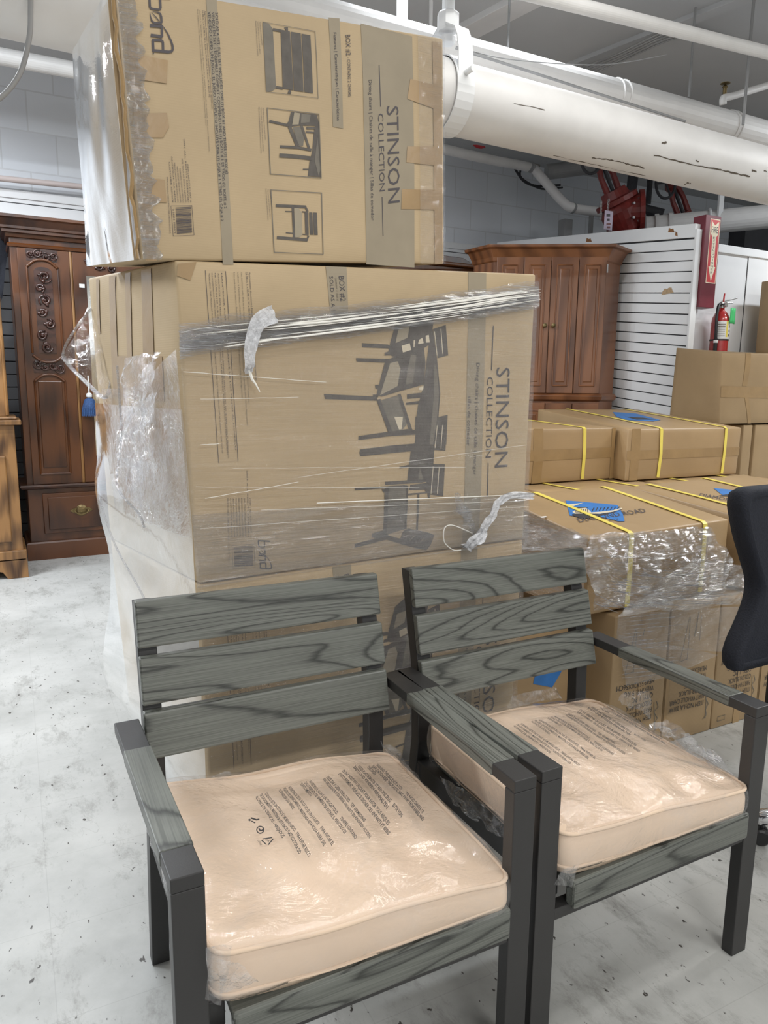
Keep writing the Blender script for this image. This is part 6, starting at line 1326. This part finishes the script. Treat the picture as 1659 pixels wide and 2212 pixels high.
# cushions in clear bags
def cushion(x, y, t, label, seed, tf, skew=0.):
    t = math.radians(t); ct, st = math.cos(t), math.sin(t)
    def Wd(u, v, z): return Vector((x + u * ct - v * st, y + u * st + v * ct, z))
    U0, U1, V0, V1 = .056, W_ - .050, -.004, .505
    def rim(u, v): return .492 - .046 * (u - U0) / (U1 - U0) + .012 * (v / .5) + .005 * nz((u * 6, v * 6, seed)) + (.004 * math.sin(u * 16 + seed))
    def ztop(u, v, off=0):
        a = (u - U0) / (U1 - U0); b = (v - V0) / (V1 - V0); a = min(max(a, 0), 1); b = min(max(b, 0), 1)
        return rim(u, v) + .020 * (math.sin(PI * a) * math.sin(PI * b)) ** .5 + .004 * nz((u * 5, v * 5, seed + 4)) + off
    n = 30; R = .035
    def outline(k, n=18):
        pts = []
        for cx_, cy_, a0 in ((U1 - R, V1 - R, 0), (U0 + R, V1 - R, 90), (U0 + R, V0 + R, 180), (U1 - R, V0 + R, 270)):
            for i in range(n // 3 + 1): a = math.radians(a0 + 90 * i / (n // 3)); pts.append((cx_ + R * math.cos(a), cy_ + R * math.sin(a)))
        # subdivide straight runs
        out = []
        for i in range(len(pts)):
            p, q = pts[i], pts[(i + 1) % len(pts)]; d = math.hypot(q[0] - p[0], q[1] - p[1]); m = max(1, int(d / .03))
            for j in range(m): out.append((p[0] + (q[0] - p[0]) * j / m, p[1] + (q[1] - p[1]) * j / m))
        cu, cv = (U0 + U1) / 2, (V0 + V1) / 2
        return [(cu + (a - cu) * k, cv + (b - cv) * k) for a, b in out]
    H0 = -.088
    def body(offs, wr=0., sd=0, rings=(.001, .12, .25, .4, .55, .7, .82, .9, .96, .992)):
        rows = []
        def P(u, v, z, k=1.0):
            o_ = Vector(((u - .33) * (1 + offs * 2.2), 0, 0))
            q = Wd(.33 + (u - .33) * (1 + offs * 2.0), .245 + (v - .245) * (1 + offs * 2.2), z)
            if wr:
                fz_ = 1 + 1.3 * math.exp(-((v - .05) / .07) ** 2)
                q += Vector((nz(q, 11, sd), nz(q, 11, sd + 2), nz(q, 15, sd + 4) * .9 * fz_ + .35 * (fz_ - 1) * abs(nz(q, 38, sd)))) * wr
            return q
        for k in rings: rows.append([P(u, v, ztop(u, v) + offs) for u, v in outline(k)])
        rows.append([P(u, v, rim(u, v) + offs * .6 - .001) for u, v in outline(1.0)])
        for f in (.3, .6, .9): rows.append([P(u, v, rim(u, v) + (H0 + .014) * f) for u, v in outline(1.004 + .012 * math.sin(PI * f))])
        rows.append([P(u, v, max(rim(u, v) + H0, .3915) - (offs * .5 if wr else 0)) for u, v in outline(.99)]); rows.append([P(u, v, max(rim(u, v) + H0 - .0, .3915)) for u, v in outline(.5)]); rows.append([P(u, v, .3915) for u, v in outline(.02)])
        return loft([r + [r[0]] for r in rows])
    c = body(0.).build('seat_cushion', M['peach'], None, org=Wd(.33, .25, .3915), smooth=True); tag(c, label, 'cushion', 'bagged seat cushions')
    mb = MB(); mb.tube([Wd(u, v, rim(u, v) + .001) for u, v in outline(1.006)], .0042, 8, closed=True); mb.build('piping', M['peach'], c, smooth=True)
    mb = MB(); mb.tube([Wd(u, v, max(.3975, rim(u, v) + H0 + .016)) for u, v in outline(1.004)], .0035, 8, closed=True); mb.build('piping', M['peach'], c, smooth=True)
    bg = body(.010, .0080, seed * 3, (.001, .08, .14, .2, .26, .32, .38, .44, .5, .56, .62, .68, .74, .8, .85, .9, .94, .97, .992)); bag = bg.build('plastic_bag', M['bag'], c, smooth=True)
    ss = bag.modifiers.new('sub', 'SUBSURF'); ss.levels = 1; ss.render_levels = 1
    # lettering on the bag
    fc = Face((0, 0, 0), (1, 0, 0), (1, 1, 0), (0, 1, 0), fn=lambda a, b, off: Wd(U0 + (U1 - U0) * a, V0 + (V1 - V0) * b, ztop(U0 + (U1 - U0) * a, V0 + (V1 - V0) * b) + .0185 + off + .001 * nz((a * 6, b * 6, seed + 8))) + Vector((.0035 * nz((a * 7, b * 7, seed + 3)), .0035 * nz((a * 7, b * 7, seed + 6)), 0)))
    fc.W, fc.H = U1 - U0, V1 - V0
    pr_ = Print(fc, .0, .012)
    for a, b, s in (((965, 275), (1335, 660), 'WARNING: THIS BAG IS NOT A TOY        TO AVOID DANGER OF'), ((930, 285), (1340, 720), 'SUFFOCATION KEEP THIS PLASTIC BAG AWAY FROM BABIES AND'), ((895, 290), (955, 352), 'CHILDREN'),
        ((820, 285), (1165, 690), 'DIESER PLASTIKBEUTEL IST KEIN SPIELZEUG     BITTE VON'), ((785, 290), (1050, 622), 'BABYS UND KINDERN FERNHALTEN'), ((695, 320), (1060, 750), "CE SAC N'EST PAS UN JOUET. POUR EVITER TOUS RISQUES"),
        ((665, 345), (1062, 828), "D'ETOUFFEMENT, VEUILLEZ ELOIGNER DES ENFANTS ET BEBES"), ((570, 370), (870, 725), 'DEZE ZAK IS GEEN SPEELGOED.   TER VERMIJDING'), ((540, 385), (912, 856), 'VAN VERSTIKKING BUITEN BEREIK VAN BABY\'S EN KINDEREN HOUDEN'),
        ((430, 405), (800, 865), 'AVVERTENZA: NON E UN GIOCATTOLO.      TENERE LONTANO'), ((395, 415), (715, 820), 'DALLA PORTATA DEI BAMBINI PER EVITARE IL PERICOLO DI'), ((360, 425), (445, 522), 'SOFFOCAMENTO'),
        ((265, 450), (615, 915), 'ADVERTENCIA: ESTA BOLSA NO ES UN JUGUETE     PARA EVITAR EL'), ((225, 460), (550, 920), 'PELIGRO DE SOFOCAMIENTO, MANTENGA ESTA BOLSA FUERA DEL'), ((190, 470), (300, 626), 'ALCANCE DE LOS NINOS'),
        ((80, 500), (430, 1005), 'CUIDADO: ESTE SACO NAO E UM BRINQUEDO.   PARA EVITAR RISCO'), ((40, 510), (355, 985), 'DE SUFOCAMENTO, MANTENHA ESTE SACO PLASTICO FORA DO'), ((5, 525), (220, 855), 'ALCANCE DE CRIANCAS - AREJADOS')):
        n_ = Vector((b[1] - a[1], -(b[0] - a[0]))).normalized() * 25; base = (a[0], a[1]); pr_.text(s, tf(*a), tf(*b), tf(a[0] + n_.x, a[1] + n_.y), M['bagink'], 2, .022)
    def ring(cx_, cy_, r, a0, a1, w, n=14): pr_.line([tf(cx_ + r * math.cos(a0 + (a1 - a0) * i / n), cy_ + r * math.sin(a0 + (a1 - a0) * i / n)) for i in range(n + 1)], w, M['bagink'], 1)
    s2 = []
    if tf is tf1:
        main_, pr_ = pr_, Print(fc, .0, .012); s2.append(pr_)
        ring(45, 785, 28, 0, 2 * PI, 2.4); ring(52, 775, 16, 0, 3.4, 3.2)
        for q in ([(62, 858), (140, 846)], [(148, 856), (108, 905)], [(94, 903), (56, 868)]): pr_.line([tf(*p) for p in q], 2.4, M['bagink'], 1)
        pr_.text('04', tf(82, 868), tf(108, 885), tf(95, 858), M['bagink']); pr_.text('LDPE', tf(22, 870), tf(45, 912), tf(38, 866), M['bagink'])
        pr_.line([tf(-30, 690), tf(15, 705), tf(38, 700)], 3.4, M['bagink'], 1); pr_.line([tf(-25, 715), tf(5, 730)], 2.5, M['bagink'], 1); ring(-40, 706, 6, 0, 6.3, 2)
        pr_ = main_
    pr_.build('warning_print', c)
    if s2: s2[0].build('recycling_symbols', c)
    return c, Wd
tf1 = lambda a, b: (550 + a * .27125, 1580 + b * .27125)
# second bag: same lettering, placed by an affine map fixed on three corners of the text block
import itertools
src = [(965, 275), (1340, 720), (40, 510)]; dst = [(1100 + 622 * .337, 1450 + 232 * .337), (1100 + 998 * .337, 1450 + 470 * .337), (1100 + 45 * .337, 1450 + 345 * .337)]
m3 = Matrix([[s[0], s[1], 1] for s in src]).inverted(); ax_ = m3 @ Vector([d[0] for d in dst]); ay_ = m3 @ Vector([d[1] for d in dst])
tf2 = lambda a, b: (ax_[0] * a + ax_[1] * b + ax_[2], ay_[0] * a + ay_[1] * b + ay_[2])
c1_, Wd1 = cushion(.1798, .9897, -1.2, 'peach seat cushion in a printed clear bag on the left dining chair', 1, tf1)
c2_, Wd2 = cushion(.8675, .9808, -.4, 'peach seat cushion in a printed clear bag on the right dining chair', 2, tf2)
# loose ends of the bags
def end(par, q, amp, sd, nu=18, nv=18, mat='filmloose'): return sheet('bag_end', M[mat], q, nu, nv, amp, 22, sd, par)
end(c1_, [aY(438, 2150, .965), aY(478, 2160, .962), aY(500, 2040, .97), aY(452, 2045, .968)], .018, 1)
end(c1_, [aY(470, 2150, .966), aY(560, 2120, .97), aY(530, 2085, .97), aY(470, 2070, .966)], .014, 2)
end(c1_, [aX(302, 1752, .2), aX(330, 1735, .21), aX(385, 1905, .21), aX(364, 1938, .2)], .010, 3)
end(c1_, [aY(395, 1710, 1.47), aY(500, 1680, 1.48), aY(498, 1668, 1.50), aY(390, 1695, 1.5)], .008, 4)
end(c1_, [Wd1(.62, .40, .46), Wd1(.65, .38, .42), Wd1(.645, .5, .46), Wd1(.60, .515, .485)], .02, 5)
end(c1_, [Wd1(.60, .06, .45), Wd1(.63, .02, .39), Wd1(.635, .3, .38), Wd1(.61, .32, .45)], .016, 6)
end(c2_, [Wd2(.60, .02, .41), Wd2(.66, .035, .42), Wd2(.655, .14, .47), Wd2(.60, .12, .475)], .02, 7)
end(c2_, [Wd2(.60, .10, .46), Wd2(.68, .12, .44), Wd2(.67, .30, .48), Wd2(.60, .28, .475)], .03, 8)
end(c2_, [Wd2(.30, .50, .50), Wd2(.50, .50, .49), Wd2(.49, .525, .515), Wd2(.33, .525, .52)], .016, 9)
end(c2_, [Wd2(.045, .0, .39), Wd2(.075, -.02, .385), Wd2(.09, -.018, .43), Wd2(.05, -.018, .43)], .01, 10)
end(c2_, [Wd2(.045, .06, .40), Wd2(.045, .36, .36), Wd2(.05, .44, .40), Wd2(.05, .1, .45)], .016, 11)
